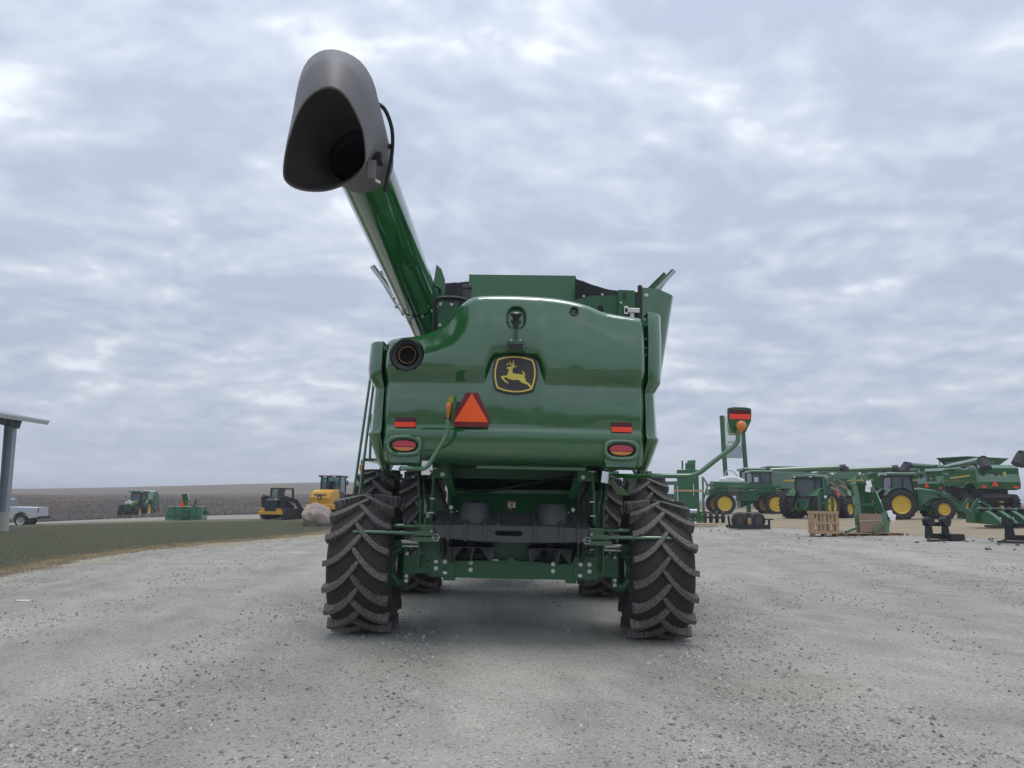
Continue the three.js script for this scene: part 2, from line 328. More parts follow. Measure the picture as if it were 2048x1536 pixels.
// rank brown grass on the bank behind the road
const tallTuft = tuftGeo(20, 0.62, 0.6, 0.03);
instanced('bank_grass', tallTuft, bladeMat, 45000, (q, c) => {
  const a = rr(-40, -5) * R, d = 83 + 120 * Math.pow(rnd(), 1.4), z = -d, x = Math.tan(a) * d;
  const patch = fbm(x * 0.07, z * 0.07, 90, 3);
  q.position.set(x, gh(x, z) - 0.05, z); q.rotation.set(0, rnd() * 6.28, 0); q.scale.setScalar(rr(0.45, 1.0) * (1 + patch * 0.6) * lerp(0.9, 0.3, smooth(100, 190, d)));
  const v = rr(0.65, 1.25) * (1 + patch * 0.6), p = smooth(-0.2, 0.4, fbm(x * 0.05, z * 0.1, 33, 2));
  c.setRGB(lerp(0.40, 0.50, p) * v, lerp(0.315, 0.385, p) * v, lerp(0.265, 0.295, p) * v);
}, 'rank brown dead grass covering the bank beyond the road', 'grass');
// loose stones lying on the gravel
function stoneGeo(s) { const g = mergeVertices(new THREE.IcosahedronGeometry(1, 1).deleteAttribute('normal').deleteAttribute('uv')), p = g.attributes.position; for (let i = 0; i < p.count; i++) { const k = 1 + 0.55 * nz(p.getX(i) * 1.3 + s * 9, p.getY(i) * 1.3, p.getZ(i) * 1.3); p.setXYZ(i, p.getX(i) * k, p.getY(i) * k, p.getZ(i) * k); } g.computeVertexNormals(); return g.toNonIndexed(); }
const stoneMat = std(lin(1, 1, 1), 0.92, 0, { flatShading: true });
const stoneColour = (c) => { const u = rnd(); let v = u < 0.42 ? rr(0.12, 0.24) : u < 0.82 ? rr(0.24, 0.36) : rr(0.36, 0.47); const w = rr(0.0, 0.06); c.setRGB(v * (1 + w), v, v * (1.0 - w)); };
[0, 1].forEach((s) => instanced(s ? 'loose_gravel_001' : 'loose_gravel', stoneGeo(s), stoneMat, 70000, (q, c) => {
  const d = 4.2 + 30 * Math.pow(rnd(), 1.9), x = rr(-0.78, 0.78) * (d + 1.5), z = -d;
  if (x < lawnEdge(z) - 0.3 || x > padEdge(z)) return false;
  const sw = x * 0.9 + 0.10 * Math.max(0, d - 6) * (x > 0 ? -0.9 : 0.55);
  if (rnd() < smooth(-0.25, 0.30, fbm(sw * 0.75, d * 0.10, 1.7, 3) + 0.12)) return false;
  const r = lerp(0.004, 0.015, Math.pow(rnd(), 4)) * (1 + d * 0.015);
  q.position.set(x, gh(x, z) + r * 0.12, z); q.rotation.set(rnd(), rnd() * 6.28, rnd()); q.scale.set(r * rr(0.9, 1.5), r * rr(0.5, 0.8), r * rr(0.8, 1.2)); stoneColour(c);
}, s ? 'loose angular stones scattered over the gravel yard' : 'loose small pebbles scattered over the gravel yard', 'gravel'));
instanced('stone_debris', stoneGeo(5), stoneMat, 130, (q, c) => {
  const z = -rr(22, 42), x = padEdge(z) - Math.pow(rnd(), 2) * 6 - 0.1, r = rr(0.02, 0.06); if (x < 5) return false;
  q.position.set(x, gh(x, z) + r * 0.2, z); q.rotation.set(0, rnd() * 6.28, rnd() * 0.5); q.scale.set(r * rr(1, 1.8), r * 0.7, r); const v = rr(0.05, 0.16); c.setRGB(v, v * 0.96, v * 0.92);
}, 'dark clods and stones along the edge of the packed earth', 'stones');
// ---------- wheels ----------
const dustMap = noiseTexture(512, (d, n) => { for (let j = 0; j < n; j++) for (let i = 0; i < n; i++) { const k = (j * n + i) * 4, v = 0.80 + 0.30 * (rnd() - 0.5) + 0.30 * nz(i * 0.0625, j * 0.0625, 2) + 0.22 * nz(i * 0.25, j * 0.25, 9); d[k] = 255 * Math.min(1, Math.max(0.2, v)); d[k + 1] = 250 * Math.min(1, Math.max(0.2, v)); d[k + 2] = 244 * Math.min(1, Math.max(0.2, v)); d[k + 3] = 255; } });
dustMap.colorSpace = THREE.SRGBColorSpace;
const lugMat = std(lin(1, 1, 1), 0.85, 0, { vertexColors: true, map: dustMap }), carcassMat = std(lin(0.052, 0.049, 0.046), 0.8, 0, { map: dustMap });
const rollUv = (g) => { const p = g.attributes.position, u = new Float32Array(p.count * 2); for (let i = 0; i < p.count; i++) { u[i * 2] = p.getX(i) * 1.3; u[i * 2 + 1] = Math.atan2(p.getY(i), p.getZ(i)) * 1.3; } g.setAttribute('uv', new THREE.BufferAttribute(u, 2)); return g; };
function flatten(g, y0, bulge, W) { const p = g.attributes.position; for (let i = 0; i < p.count; i++) { const y = p.getY(i); if (y < y0) { p.setY(i, y0 + (y - y0) * 0.06); const k = Math.min(1, (y0 - y) / 0.1); p.setX(i, p.getX(i) * (1 + bulge * k)); } } return g; }
// every tread bar is one worn, dust-grey rubber on all its faces (the photograph shows grey bars against the black carcass on faces turned alike)
// rolls about x; dir = -1: seen from +z the bars run down and outward from the middle
function makeWheel(name, parent, R0, W, rimR, o = {}) {
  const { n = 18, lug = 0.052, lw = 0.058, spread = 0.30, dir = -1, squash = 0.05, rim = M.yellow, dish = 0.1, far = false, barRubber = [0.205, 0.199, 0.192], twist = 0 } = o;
  const w = part(name, parent), Rc = R0 - lug, sw = Rc - rimR;
  const prof = [[rimR - 0.01, -W * 0.34], [rimR + 0.02, -W * 0.40], [rimR + sw * 0.30, -W * 0.485], [rimR + sw * 0.55, -W * 0.50], [Rc - sw * 0.22, -W * 0.47], [Rc - 0.055, -W * 0.425], [Rc - 0.018, -W * 0.33], [Rc, -W * 0.15], [Rc + 0.004, 0]];
  const full = prof.concat(prof.slice(0, -1).reverse().map(([a, b]) => [a, -b]));
  const cg = new THREE.LatheGeometry(full.map(([a, b]) => new THREE.Vector2(a, b)), far ? 36 : 72); cg.rotateZ(Math.PI / 2); flatten(cg, -(R0 - squash), 0.07, W); cg.computeVertexNormals();
  mesh('tyre', far ? cg : rollUv(cg), far ? M.rubberFar : carcassMat, w);
  const pos = [], col = [], S = far ? 4 : 9;
  const tri = (a, b, c, k) => { pos.push(...a, ...b, ...c); for (let i = 0; i < 3; i++) col.push(...k); };
  for (const s of [-1, 1]) for (let k = 0; k < n; k++) {
    const a0 = (k + (s > 0 ? 0.5 : 0)) / n * 2 * Math.PI + twist, sec = [], tone = 0.8 + 0.4 * rnd();
    const at = (t) => { const x = s * W * (-0.045 + 0.535 * t), a = a0 + dir * (spread / R0) * (1.12 - Math.pow(Math.max(0, 1.0 - t), 1.75) * 1.12); return [x, a]; };
    for (let i = 0; i <= S; i++) {
      const t = i / S, [x, a] = at(t), [x1, a1] = at(Math.min(1, t + 0.02)), [x2, a2] = at(Math.max(0, t - 0.02));
      let dx = x1 - x2, da = (a1 - a2) * R0; const L = Math.hypot(dx, da); dx /= L; da /= L;
      const nx = -da, na = dx, wid = lw * lerp(0.9, 1.25, t) * (i === 0 ? 0.8 : 1), top = R0 - 0.012 * (x / W * 2) ** 2 - (t > 0.9 ? 0.05 * (t - 0.9) : 0), base = Rc - 0.03 - 0.05 * smooth(0.75, 1, t);
      const P = (r, off, push = 0) => { const xx = x + nx * off + push, aa = a + na * off / R0; return [xx, r * Math.sin(aa), r * Math.cos(aa)]; };
      sec.push([P(base, -wid * 0.64), P(top, -wid * 0.5), P(top, wid * 0.5), P(base, wid * 0.64)]);
    }
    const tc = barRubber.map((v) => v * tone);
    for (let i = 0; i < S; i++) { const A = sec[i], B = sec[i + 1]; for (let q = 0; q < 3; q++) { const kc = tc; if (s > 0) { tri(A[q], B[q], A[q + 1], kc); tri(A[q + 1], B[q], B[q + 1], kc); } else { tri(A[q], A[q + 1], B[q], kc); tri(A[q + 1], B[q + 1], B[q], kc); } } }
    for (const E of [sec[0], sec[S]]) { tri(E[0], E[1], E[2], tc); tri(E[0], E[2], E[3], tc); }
  }
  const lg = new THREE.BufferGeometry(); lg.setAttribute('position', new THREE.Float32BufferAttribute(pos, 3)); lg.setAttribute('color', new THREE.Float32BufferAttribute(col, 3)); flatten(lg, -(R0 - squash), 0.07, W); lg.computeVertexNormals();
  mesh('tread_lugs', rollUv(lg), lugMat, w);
  const rb = new MB(), h = W * 0.36;
  rb.lathe([[rimR - 0.005, -h], [rimR + 0.022, -h - 0.012], [rimR + 0.022, -h + 0.012], [rimR - 0.02, -h + 0.02], [rimR - 0.05, -h * 0.4], [rimR - 0.055, 0], [rimR - 0.05, h * 0.4], [rimR - 0.02, h - 0.02], [rimR + 0.022, h - 0.012], [rimR + 0.022, h + 0.012], [rimR - 0.005, h], [rimR - 0.04, h - 0.02], [rimR - 0.075, h * 0.55], [rimR * 0.74, dish], [rimR * 0.45, dish - 0.02], [rimR * 0.34, dish + 0.03], [0.001, dish + 0.03], [0.001, dish - 0.02], [rimR * 0.34, dish - 0.03], [rimR * 0.74, dish - 0.03], [rimR - 0.08, -h * 0.5], [rimR - 0.005, -h]], 0, 0, 0, 0, 0, -Math.PI / 2, far ? 28 : 48).build('rim', rim, w);
  if (far) { const hb = new MB(); for (let k = 0; k < 8; k++) { const a = k / 8 * 6.283, r = rimR * 0.40; hb.cyl(0.022, 0.022, V(dish, r * Math.sin(a), r * Math.cos(a)), V(dish + 0.05, r * Math.sin(a), r * Math.cos(a)), 8); } hb.cyl(rimR * 0.16, rimR * 0.14, V(dish, 0, 0), V(dish + 0.09, 0, 0), 14).build('hub', rim === M.yellow ? M.yellow : rim, w); }
  return w;
}
function bolts(b, list, r = 0.017, axis = 'z', t = 0.02) { for (const [x, y, z] of list) { const d = axis === 'z' ? V(0, 0, t) : axis === 'x' ? V(t, 0, 0) : V(0, t, 0), p = V(x, y, z); b.cyl(r, r, p, p.clone().add(d), 6); b.cyl(r * 1.35, r * 1.35, p, p.clone().addScaledVector(d, 0.3), 12); } return b; }

// ---------- the combine harvester in the middle of the yard; local z points to its rear, origin on the ground under the rear axle ----------
const C = thing('combine_harvester', 'large green combine harvester seen from behind with unloading auger swung back over it', 'combine harvester', 0, -9.55);
C.rotation.z = -0.0105;
{ // rear hood with its crease, emblem arch, handle recess and exhaust opening
  const top = spline([[-1.43, 3.30], [-1.30, 3.32], [-1.065, 3.347], [-0.95, 3.38], [-0.852, 3.429], [-0.72, 3.542], [-0.653, 3.635], [-0.60, 3.70], [-0.51, 3.765], [-0.4, 3.795], [0, 3.805], [0.4, 3.79], [0.66, 3.75], [0.8, 3.71], [0.933, 3.658], [1.05, 3.635], [1.373, 3.60], [1.43, 3.59]]);
  const arch = (x, a, b) => 1 - smooth(a, b, Math.abs(x));
  const c1 = (x) => 2.955 + 0.20 * arch(x, 0.235, 0.37) + 0.035 * (1 - Math.min(1, (x / 0.25) ** 2)), c2 = (x) => 2.825 + 0.27 * arch(x, 0.215, 0.34);
  const bot = (x) => 1.975 - 0.05 * smooth(0.93, 1.02, Math.abs(x));
  const X = []; for (let x = -1.41; x < 1.4101;) { X.push(Math.min(x, 1.41)); x += Math.abs(x + 0.003) < 0.135 ? 0.006 : (x > -1.37 && x < -0.97 ? 0.010 : 0.0152); } if (X[X.length - 1] < 1.409) X.push(1.41);
  const nU = 96, nL = 16;
  const rowsOf = (x) => {
    const T = top(x), a = c1(x), b = c2(x), r = [];
    r.push([T - 0.055, -0.42], [T - 0.012, -0.30], [T, -0.20], [T - 0.004, -0.13], [T - 0.018, -0.075], [T - 0.042, -0.04], [T - 0.08, -0.02]);
    for (let k = 1; k <= nU; k++) { const t = k / nU, y = lerp(T - 0.08, a, t); r.push([y, -0.02 + 0.045 * Math.sin(t * 2.2) - (t > 0.98 ? 0.006 : 0)]); }
    r.push([a - 0.012, 0.006], [lerp(a, b, 0.5), -0.035], [b + 0.012, -0.072], [b, -0.078]);
    for (let k = 1; k <= nL; k++) { const t = k / nL; r.push([lerp(b, 2.335, t), -0.078 + 0.018 * Math.sin(t * 3.14)]); }
    r.push([2.322, -0.0735], [2.303, -0.0655], [2.292, -0.0625], [2.28, -0.0620], [2.16, -0.068], [2.075, -0.082], [2.06, -0.090], [lerp(2.05, bot(x), 0.5), -0.15], [bot(x), -0.22], [bot(x) - 0.003, -0.25], [bot(x) + 0.02, -0.50]);
    return r;
  };
  const all = X.map(rowsOf), nr = all[0].length - 1, ex = -1.174, ey = 3.108;
  const pt = (i, j) => {
    let [y, z] = all[j][i]; let x = X[j];
    z -= 0.085 * (x / 1.41) ** 2;
    const e = smooth(1.345, 1.41, Math.abs(x)); z -= 0.05 * e * e;
    if (i > 6 && i <= 6 + nU) {
      const dx = x / 0.108, dy = (y - 3.515) / (y > 3.515 ? 0.142 : 0.125), q = Math.pow(Math.abs(dx), 2.4) + Math.pow(Math.abs(dy), 2.4); z -= 0.080 * smooth(1.08, 0.55, q);
      const q2 = Math.hypot(x - ex, y - ey) / 0.185; z -= 0.28 * smooth(1.0, 0.95, q2);
    }
    return [x, y, z + 1.40 + smooth(2.33, 2.45, y) * (0.006 * nz(x * 1.9, y * 2.6, 5) + 0.0016 * nz(x * 5.5, y * 6.5, 8))];
  };
  const cols = X.length - 1;
  const f = (i, j) => { if (j === 0) { const p = pt(i, 0); return [p[0] - 0.008, p[1], p[2] - 0.30]; } if (j === cols + 2) { const p = pt(i, cols); return [p[0] + 0.008, p[1], p[2] - 0.30]; } return pt(i, j - 1); };
  mesh('rear_hood', gridGeo(nr, cols + 2, f, 0, 60 * R), new THREE.MeshPhysicalMaterial({ color: lin(0.017, 0.112, 0.030), roughness: 0.12, ior: 1.8, clearcoat: 1, clearcoatRoughness: 0.035, side: THREE.DoubleSide }), C);
}
const hz = (x) => 1.40 - 0.085 * (x / 1.41) ** 2;       // depth of the hood's upper face at x
{ // side panels
  for (const s of [-1, 1]) {
    const topY = s < 0 ? 3.27 : 3.66;
    const rows = [[topY - 0.02, -0.06], [topY, -0.012], [topY - 0.02, 0.0], [topY - 0.3, 0.010], [2.905, 0.0], [2.88, -0.006], [2.775, -0.068], [2.75, -0.070], [2.5, -0.056], [2.30, -0.048], [2.272, -0.028], [2.258, -0.026], [2.0, -0.105], [1.85, -0.165], [1.78, -0.195]];
    const colsP = [[1.452, 1.02], [1.452, 1.22], [1.455, 1.245], [1.475, 1.243], [1.53, 1.225], [1.585, 1.18], [1.618, 1.11], [1.632, 1.0], [1.64, 0.6], [1.655, -0.6], [1.665, -2.0], [1.665, -3.6]];
    const f = (i, jj) => { const j = s < 0 ? colsP.length - 1 - jj : jj; const [y, o] = rows[i], [x, z] = colsP[j]; const k = smooth(1.45, 1.60, x); let yy = y; if (z < 0.3 && y < 2.25) yy = Math.max(y, lerp(1.9, 2.24, smooth(0.3, -0.4, z))); return [s * (x + o * lerp(0.35, 1, k)), yy, z + o * (1 - k) * 0.9 - (y < 2.25 ? (2.25 - y) * 0.35 * (z > 0.9 ? 1 : 0) : 0)]; };
    mesh('side_panel', gridGeo(rows.length - 1, colsP.length - 1, f, 0, 30 * R), new THREE.MeshPhysicalMaterial({ color: lin(0.017, 0.112, 0.030), roughness: 0.12, ior: 1.8, clearcoat: 1, clearcoatRoughness: 0.05, side: THREE.DoubleSide }), C);
  }
  // dark frames in the slots between hood and side panels, and the hinge pieces that show there
  new MB().box(0.10, 1.30, 0.06, -1.43, 2.58, 0.93).build('slot_frame', M.black, C); new MB().box(0.10, 1.62, 0.06, 1.43, 2.76, 0.93).build('slot_frame', M.black, C);
  bolts(new MB(), [[1.437, 3.30, 1.02], [1.437, 3.22, 1.02], [1.437, 3.40, 1.02], [-1.44, 3.24, 1.02]], 0.012).stuff('hinge_bolts', M.zinc, C);
  for (const [s, y] of [[-1, 1.99], [1, 2.02]]) new MB().ext([[-0.07, 0.06], [0.07, 0.06], [0.05, -0.22], [-0.02, -0.25]], 0.05, 0.005, s * 1.43, y, 0.93).build('panel_bracket', M.black, C);
}
{ // body core, engine deck, grain tank
  new MB().box(2.70, 1.25, 4.6, 0, 2.60, -1.45).box(1.9, 0.35, 3.6, 0, 2.0, -1.9).build('body_shell', M.greenFlat, C);
  new MB().box(2.5, 0.25, 1.4, 0.1, 3.34, -0.2).rbox(1.7, 0.5, 1.1, 0.05, 0.4, 3.55, -0.6).build('engine_cover', M.greenFlat, C);
  new MB().box(2.4, 0.95, 2.7, 0.36, 3.73, -3.1).build('grain_tank', M.greenFlat, C);
  new MB().quad(V(-0.735, 4.28, -1.72), V(0.92, 4.28, -1.72), V(0.905, 4.965, -1.85), V(-0.72, 4.95, -1.85), 0.035).quad(V(-0.735, 4.28, -1.70), V(-0.70, 4.28, -1.70), V(-0.685, 4.95, -1.83), V(-0.72, 4.95, -1.83), 0.02).build('tank_rear_extension', M.greenFlat, C);
  // folded-out covers along both sides of the tank
  for (const s of [-1, 1]) {
    const i = s < 0 ? -1.36 : 1.62, o = s < 0 ? -2.22 : 2.42, y0 = s < 0 ? 4.02 : 4.30, y1 = s < 0 ? 5.10 : 5.13;
    const cov = new MB().quad(V(i, y0, -1.78), V(i, y0, -4.5), V(o, y1, -4.3), V(o, y1, -1.95), 0.05).build('tank_cover', M.greenFlat, C);
    for (const t of [0.05, 0.95]) new MB().bar(V(lerp(i, o, 0.05) - s * 0.05, lerp(y0, y1, 0.05) + 0.04, -1.95 - t * 2.3), V(lerp(i, o, 0.92) - s * 0.05, lerp(y0, y1, 0.92) + 0.04, -1.98 - t * 2.2), 0.10, 0.05).build('stiffening_rib', M.greenFlat, cov);
    new MB().bar(V(lerp(i, o, 0.3) + s * 0.035, lerp(y0, y1, 0.3) - 0.03, -1.84), V(o + s * 0.02, y1 - 0.02, -1.93), 0.03, 0.05).build('cover_edge_strip', M.silver, cov);
  }
  // black tarpaulin in the corners
  const sag = (P, Q, dip, n, z0) => gridGeo(3, n, (i, j) => { const t = j / n, y = lerp(P[1], Q[1], t) - dip * Math.sin(t * Math.PI) + 0.012 * nz(t * 9, P[0] * 3), x = lerp(P[0], Q[0], t); return [x, lerp(4.05, y, 1 - i / 3) , z0 - 0.25 * t * (i === 0 ? 1 : 0.6) + 0.05 * nz(t * 7, i * 2.1, 3)]; });
  mesh('tarpaulin', sag([-1.40, 4.72], [-0.70, 4.87], 0.0, 14, -1.66), M.fabric, C);
  mesh('tarpaulin', sag([0.88, 4.88], [1.92, 4.72], 0.05, 18, -1.66), M.fabric, C);
  // upper right shield with its rounded corner
  const sh = [[1.60, 0.02], [1.80, 0.03], [1.93, 0.0], [2.0, -0.06], [2.035, -0.16], [2.05, -0.4], [2.06, -3.6]];
  mesh('upper_shield', gridGeo(4, sh.length - 1, (i, j) => { const [x, z] = sh[j], t = i / 4; const k = smooth(1.6, 2.0, x); return [x - 0.17 * t * k, lerp(4.285 - 0.075 * k * k, 3.15, t), z]; }, 0, 30 * R), new THREE.MeshPhysicalMaterial({ color: lin(0.017, 0.112, 0.030), roughness: 0.12, ior: 1.8, clearcoat: 0.8, clearcoatRoughness: 0.1, side: THREE.DoubleSide }), C);
  new MB().box(0.05, 0.9, 0.06, 1.575, 3.86, 0.0).box(0.035, 0.35, 0.05, 1.50, 4.05, -0.05).build('shield_post', M.black, C);
  bolts(new MB(), [[1.655, 4.18, 0.02]], 0.02).build('shield_bolt', M.zinc, C);
  // latch plates standing behind the hood on the right
  const pl = new MB().ext([[0.62, 3.6], [0.92, 3.6], [1.23, 3.6], [1.23, 4.005], [0.90, 4.0], [0.74, 3.955], [0.62, 3.90]], 0.012, 0, 0, 0, 0.62, 0, 0, 0, [[[0.965, 3.74], [1.035, 3.74], [1.035, 3.85], [1.02, 3.88], [0.98, 3.88], [0.965, 3.85]]]).ext([[1.205, 3.6], [1.40, 3.6], [1.40, 4.055], [1.205, 4.06]], 0.012, 0, 0, 0, 0.68, 0, 0, 0, [[[1.255, 3.945], [1.295, 3.945], [1.295, 4.02], [1.255, 4.02]]]).build('latch_plate', M.greenFlat, C);
  bolts(new MB(), [[0.80, 3.985, 0.64], [1.02, 4.01, 0.64], [1.235, 3.90, 0.70]], 0.011).stuff('plate_bolt', M.zinc, pl);
  new MB().rbox(0.18, 0.06, 0.03, 0.008, 1.36, 3.80, 0.73).rbox(0.05, 0.10, 0.03, 0.008, 1.29, 3.80, 0.73).rbox(0.05, 0.11, 0.03, 0.008, 1.36, 3.72, 0.72).build('latch', M.zinc, C);
  new MB().box(0.045, 0.36, 0.04, 1.425, 3.86, 0.66).build('strap', M.black, C);
  // bracket and hose loop between auger and hood
  const lp = new MB().rbox(0.24, 0.32, 0.03, 0.01, -0.80, 3.70, 0.70).build('hose_bracket', M.greenFlat, C);
  bolts(new MB(), [[-0.89, 3.83, 0.72], [-0.76, 3.83, 0.72], [-0.89, 3.58, 0.72]], 0.014).stuff('bracket_bolt', M.zinc, lp);
  new MB().hose([V(-0.955, 3.40, 0.66), V(-0.955, 3.70, 0.72), V(-0.94, 3.88, 0.74), V(-0.86, 3.905, 0.74), V(-0.62, 3.90, 0.70), V(-0.40, 3.80, 0.60)], 0.024).build('hose', M.black, C);
  new MB().rbox(0.12, 0.05, 0.10, 0.01, -0.60, 4.13, 0.40).box(0.10, 0.22, 0.08, -0.60, 4.0, 0.40).build('roof_vent', M.plastic, C);
  // cab and feeder house at the front, hidden from here
  new MB().rbox(1.9, 0.22, 1.9, 0.08, 0, 3.75, -5.6).build('cab_roof', M.greenFlat, C); new MB().box(1.7, 0.3, 1.5, 0, 2.0, -5.6).build('cab_floor', M.greenFlat, C);
  new MB().rbox(1.7, 1.5, 1.5, 0.06, 0, 2.9, -5.55).build('cab', M.glass, C);
  new MB().prof([[-4.6, 1.2], [-4.6, 1.9], [-6.4, 1.1], [-6.4, 0.45]], 1.3).build('feeder_house', M.greenFlat, C);
}
{ // unloading auger
  const A0 = V(-1.10, 3.60, -3.95), dirA = V(-0.0457, 0.137, 1).normalize(), atZ = (z) => A0.clone().addScaledVector(dirA, (z - A0.z) / dirA.z);
  const g = part('unloading_auger', C);
  new MB().cyl(0.262, 0.262, atZ(-0.08), atZ(3.1), 56, true).build('tube', M.green, g); new MB().cyl(0.255, 0.255, atZ(1.2), atZ(3.095), 40, true).cyl(0.254, 0.254, atZ(1.3), atZ(1.32), 40).build('tube_lining', M.plastic, g);
  new MB().cyl(0.262, 0.262, atZ(-4.0), atZ(-0.14), 56).build('lower_tube', M.green, g);
  new MB().sweep([atZ(-4.0), V(-1.06, 3.40, -4.4), V(-1.0, 2.9, -4.55), V(-0.95, 2.4, -4.5)], () => 0.26, 24).build('elbow', M.green, g);
  // bolted joint
  const Q = new THREE.Quaternion().setFromUnitVectors(V(0, 0, 1), dirA), ringM = (z) => new THREE.Matrix4().makeRotationFromQuaternion(Q).setPosition(atZ(z));
  const fl = new MB();
  for (const z of [-0.125, -0.085]) { const sh = new THREE.Shape(); sh.absarc(0, 0, 0.335, 0, 6.2832); const h = new THREE.Path(); h.absarc(0, 0, 0.255, 0, 6.2832); sh.holes.push(h); fl.add(new THREE.ExtrudeGeometry(sh, { depth: 0.018, bevelEnabled: false, curveSegments: 40 }), ringM(z)); }
  fl.add(new THREE.ExtrudeGeometry(new THREE.Shape([[0.20, -0.15], [0.33, -0.12], [0.36, 0.05], [0.35, 0.22], [0.30, 0.36], [0.24, 0.42], [0.22, 0.2]].map(([a, b]) => new THREE.Vector2(a, b))), { depth: 0.03, bevelEnabled: true, bevelSize: 0.006, bevelThickness: 0.006, bevelSegments: 1 }), ringM(-0.06));
  const flo = fl.build('flange', M.greenFlat, g), bb = new MB();
  for (const a of [-175, -150, -125, -100, -72, -45, -20, 8, 30, 60, 95, 130, 160]) { const c = Math.cos(a * R) * 0.298, s = Math.sin(a * R) * 0.298; bb.add(new THREE.CylinderGeometry(0.016, 0.016, 0.07, 8).rotateX(Math.PI / 2), ringM(-0.06).multiply(new THREE.Matrix4().setPosition(c, s, 0))); }
  bb.stuff('flange_bolt', M.zinc, flo);
  new MB().tube([atZ(-0.3).add(V(0.27, -0.02, 0)), atZ(0.05).add(V(0.31, 0.06, 0)), atZ(0.25).add(V(0.27, 0.02, 0))], 0.02).build('grab_handle', M.greenFlat, g);
  // warning mark low on the tube
  { const r = 0.2635, gd = gridGeo(6, 6, (i, j) => { const t = i / 6, wv = 0.055 * Math.sin(Math.PI * t), a = (-78 + (j / 6 - 0.5) * 2 * wv / r / R) * R, p = atZ(lerp(1.35, 2.25, t)); return [p.x + Math.cos(a) * r, p.y + Math.sin(a) * r, p.z]; }); mesh('warning_mark', gd, std(lin(0.33, 0.06, 0.025), 0.5, 0, { side: THREE.DoubleSide }), g); }
  // rubber spout turned down at the end
  const mouth = [[-1.214, 4.316, 3.833], [-1.214, 4.384, 3.932], [-1.235, 4.438, 4.017], [-1.263, 4.488, 4.098], [-1.302, 4.533, 4.176], [-1.351, 4.562, 4.229], [-1.410, 4.573, 4.250], [-1.478, 4.565, 4.239], [-1.562, 4.540, 4.197], [-1.640, 4.499, 4.130], [-1.710, 4.446, 4.045], [-1.779, 4.371, 3.932], [-1.840, 4.298, 3.825], [-1.883, 4.231, 3.733], [-1.911, 4.167, 3.649], [-1.917, 4.123, 3.592], [-1.876, 4.085, 3.542], [-1.793, 4.061, 3.511], [-1.693, 4.055, 3.500], [-1.597, 4.060, 3.504], [-1.499, 4.079, 3.525], [-1.395, 4.110, 3.560], [-1.304, 4.153, 3.613], [-1.229, 4.227, 3.709]], shoulder = [[-1.166, 4.537, 3.628], [-1.143, 4.631, 3.714], [-1.148, 4.742, 3.788], [-1.189, 4.872, 3.858], [-1.272, 4.970, 3.926], [-1.371, 5.012, 3.972], [-1.484, 5.027, 3.990], [-1.587, 5.010, 3.981], [-1.679, 4.959, 3.944], [-1.742, 4.886, 3.886], [-1.791, 4.778, 3.812], [-1.836, 4.681, 3.714], [-1.890, 4.532, 3.622], [-1.925, 4.396, 3.542], [-1.947, 4.276, 3.469], [-1.949, 4.223, 3.420], [-1.900, 4.181, 3.377], [-1.817, 4.154, 3.349], [-1.714, 4.147, 3.340], [-1.620, 4.157, 3.343], [-1.524, 4.178, 3.361], [-1.411, 4.220, 3.392], [-1.305, 4.304, 3.438], [-1.212, 4.422, 3.521]];
  const v3 = (P) => P.map((p) => V(...p)), ringAt = (z, r) => mouth.map((_, k) => { const t = k / 24 * 2 * Math.PI; return atZ(z).add(V(Math.cos(t) * r, Math.sin(t) * r, 0)); });
  const fine = (P) => { const c = new THREE.CatmullRomCurve3(P, true), o = []; for (let k = 0; k < 48; k++) o.push(c.getPoint(k / 48)); return o; };
  const mo = v3(mouth), so = v3(shoulder), r1 = ringAt(3.12, 0.288), mid = r1.map((p, k) => p.clone().lerp(so[k], 0.55).add(V(0, 0.02, 0)));
  const half2 = so.map((p, k) => p.clone().lerp(mo[k], 0.5).add(V(0, k > 2 && k < 11 ? 0.03 : 0, k > 2 && k < 11 ? 0.035 : 0.01)));
  const rings = [ringAt(2.97, 0.2625), ringAt(2.985, 0.284), r1, mid, so, half2, mo].map(fine);
  const g2 = gridGeo(rings.length - 1, 48, (i, j) => rings[i][j % 48].toArray(), 0, 60 * R);
  const inner = gridGeo(rings.length - 1, 48, (i, j) => { const c = rings[i].reduce((a, p) => a.add(p), V(0, 0, 0)).multiplyScalar(1 / 48), p = rings[i][j % 48]; return p.clone().lerp(c, 0.035).toArray(); }, 0, 60 * R);
  const lip = gridGeo(1, 48, (i, j) => { const k = rings.length - 1, c = rings[k].reduce((a, p) => a.add(p), V(0, 0, 0)).multiplyScalar(1 / 48); return (i ? rings[k][j % 48].clone().lerp(c, 0.035) : rings[k][j % 48]).toArray(); });
  const sp = mesh('spout', mergeGeometries([g2, inner, lip.toNonIndexed()].map((q) => { q.deleteAttribute('uv'); return q; })), M.spout, g);
  new MB().ext([[0, 0], [0.04, 0.02], [0.02, 0.10]], 0.03, 0, -1.71, 4.955, 3.72).build('spout_tab', M.black, sp);
  new MB().rbox(0.075, 0.16, 0.03, 0.008, -1.215, 4.235, 3.56, 0, 0.3, 0).build('hinge_plate', M.spout, sp);
  new MB().rbox(0.08, 0.10, 0.10, 0.02, -1.19, 4.40, 3.40).build('lamp', M.black, sp);
  new MB().hose([V(-1.20, 4.80, 3.60), V(-1.145, 4.80, 3.50), V(-1.10, 4.70, 3.35), V(-1.105, 4.55, 3.25), V(-1.14, 4.44, 3.15), V(-1.17, 4.34, 3.1), V(-1.2, 4.28, 3.0)], 0.017).rbox(0.08, 0.035, 0.05, 0.01, -1.15, 4.60, 3.22).build('cable', M.black, g);
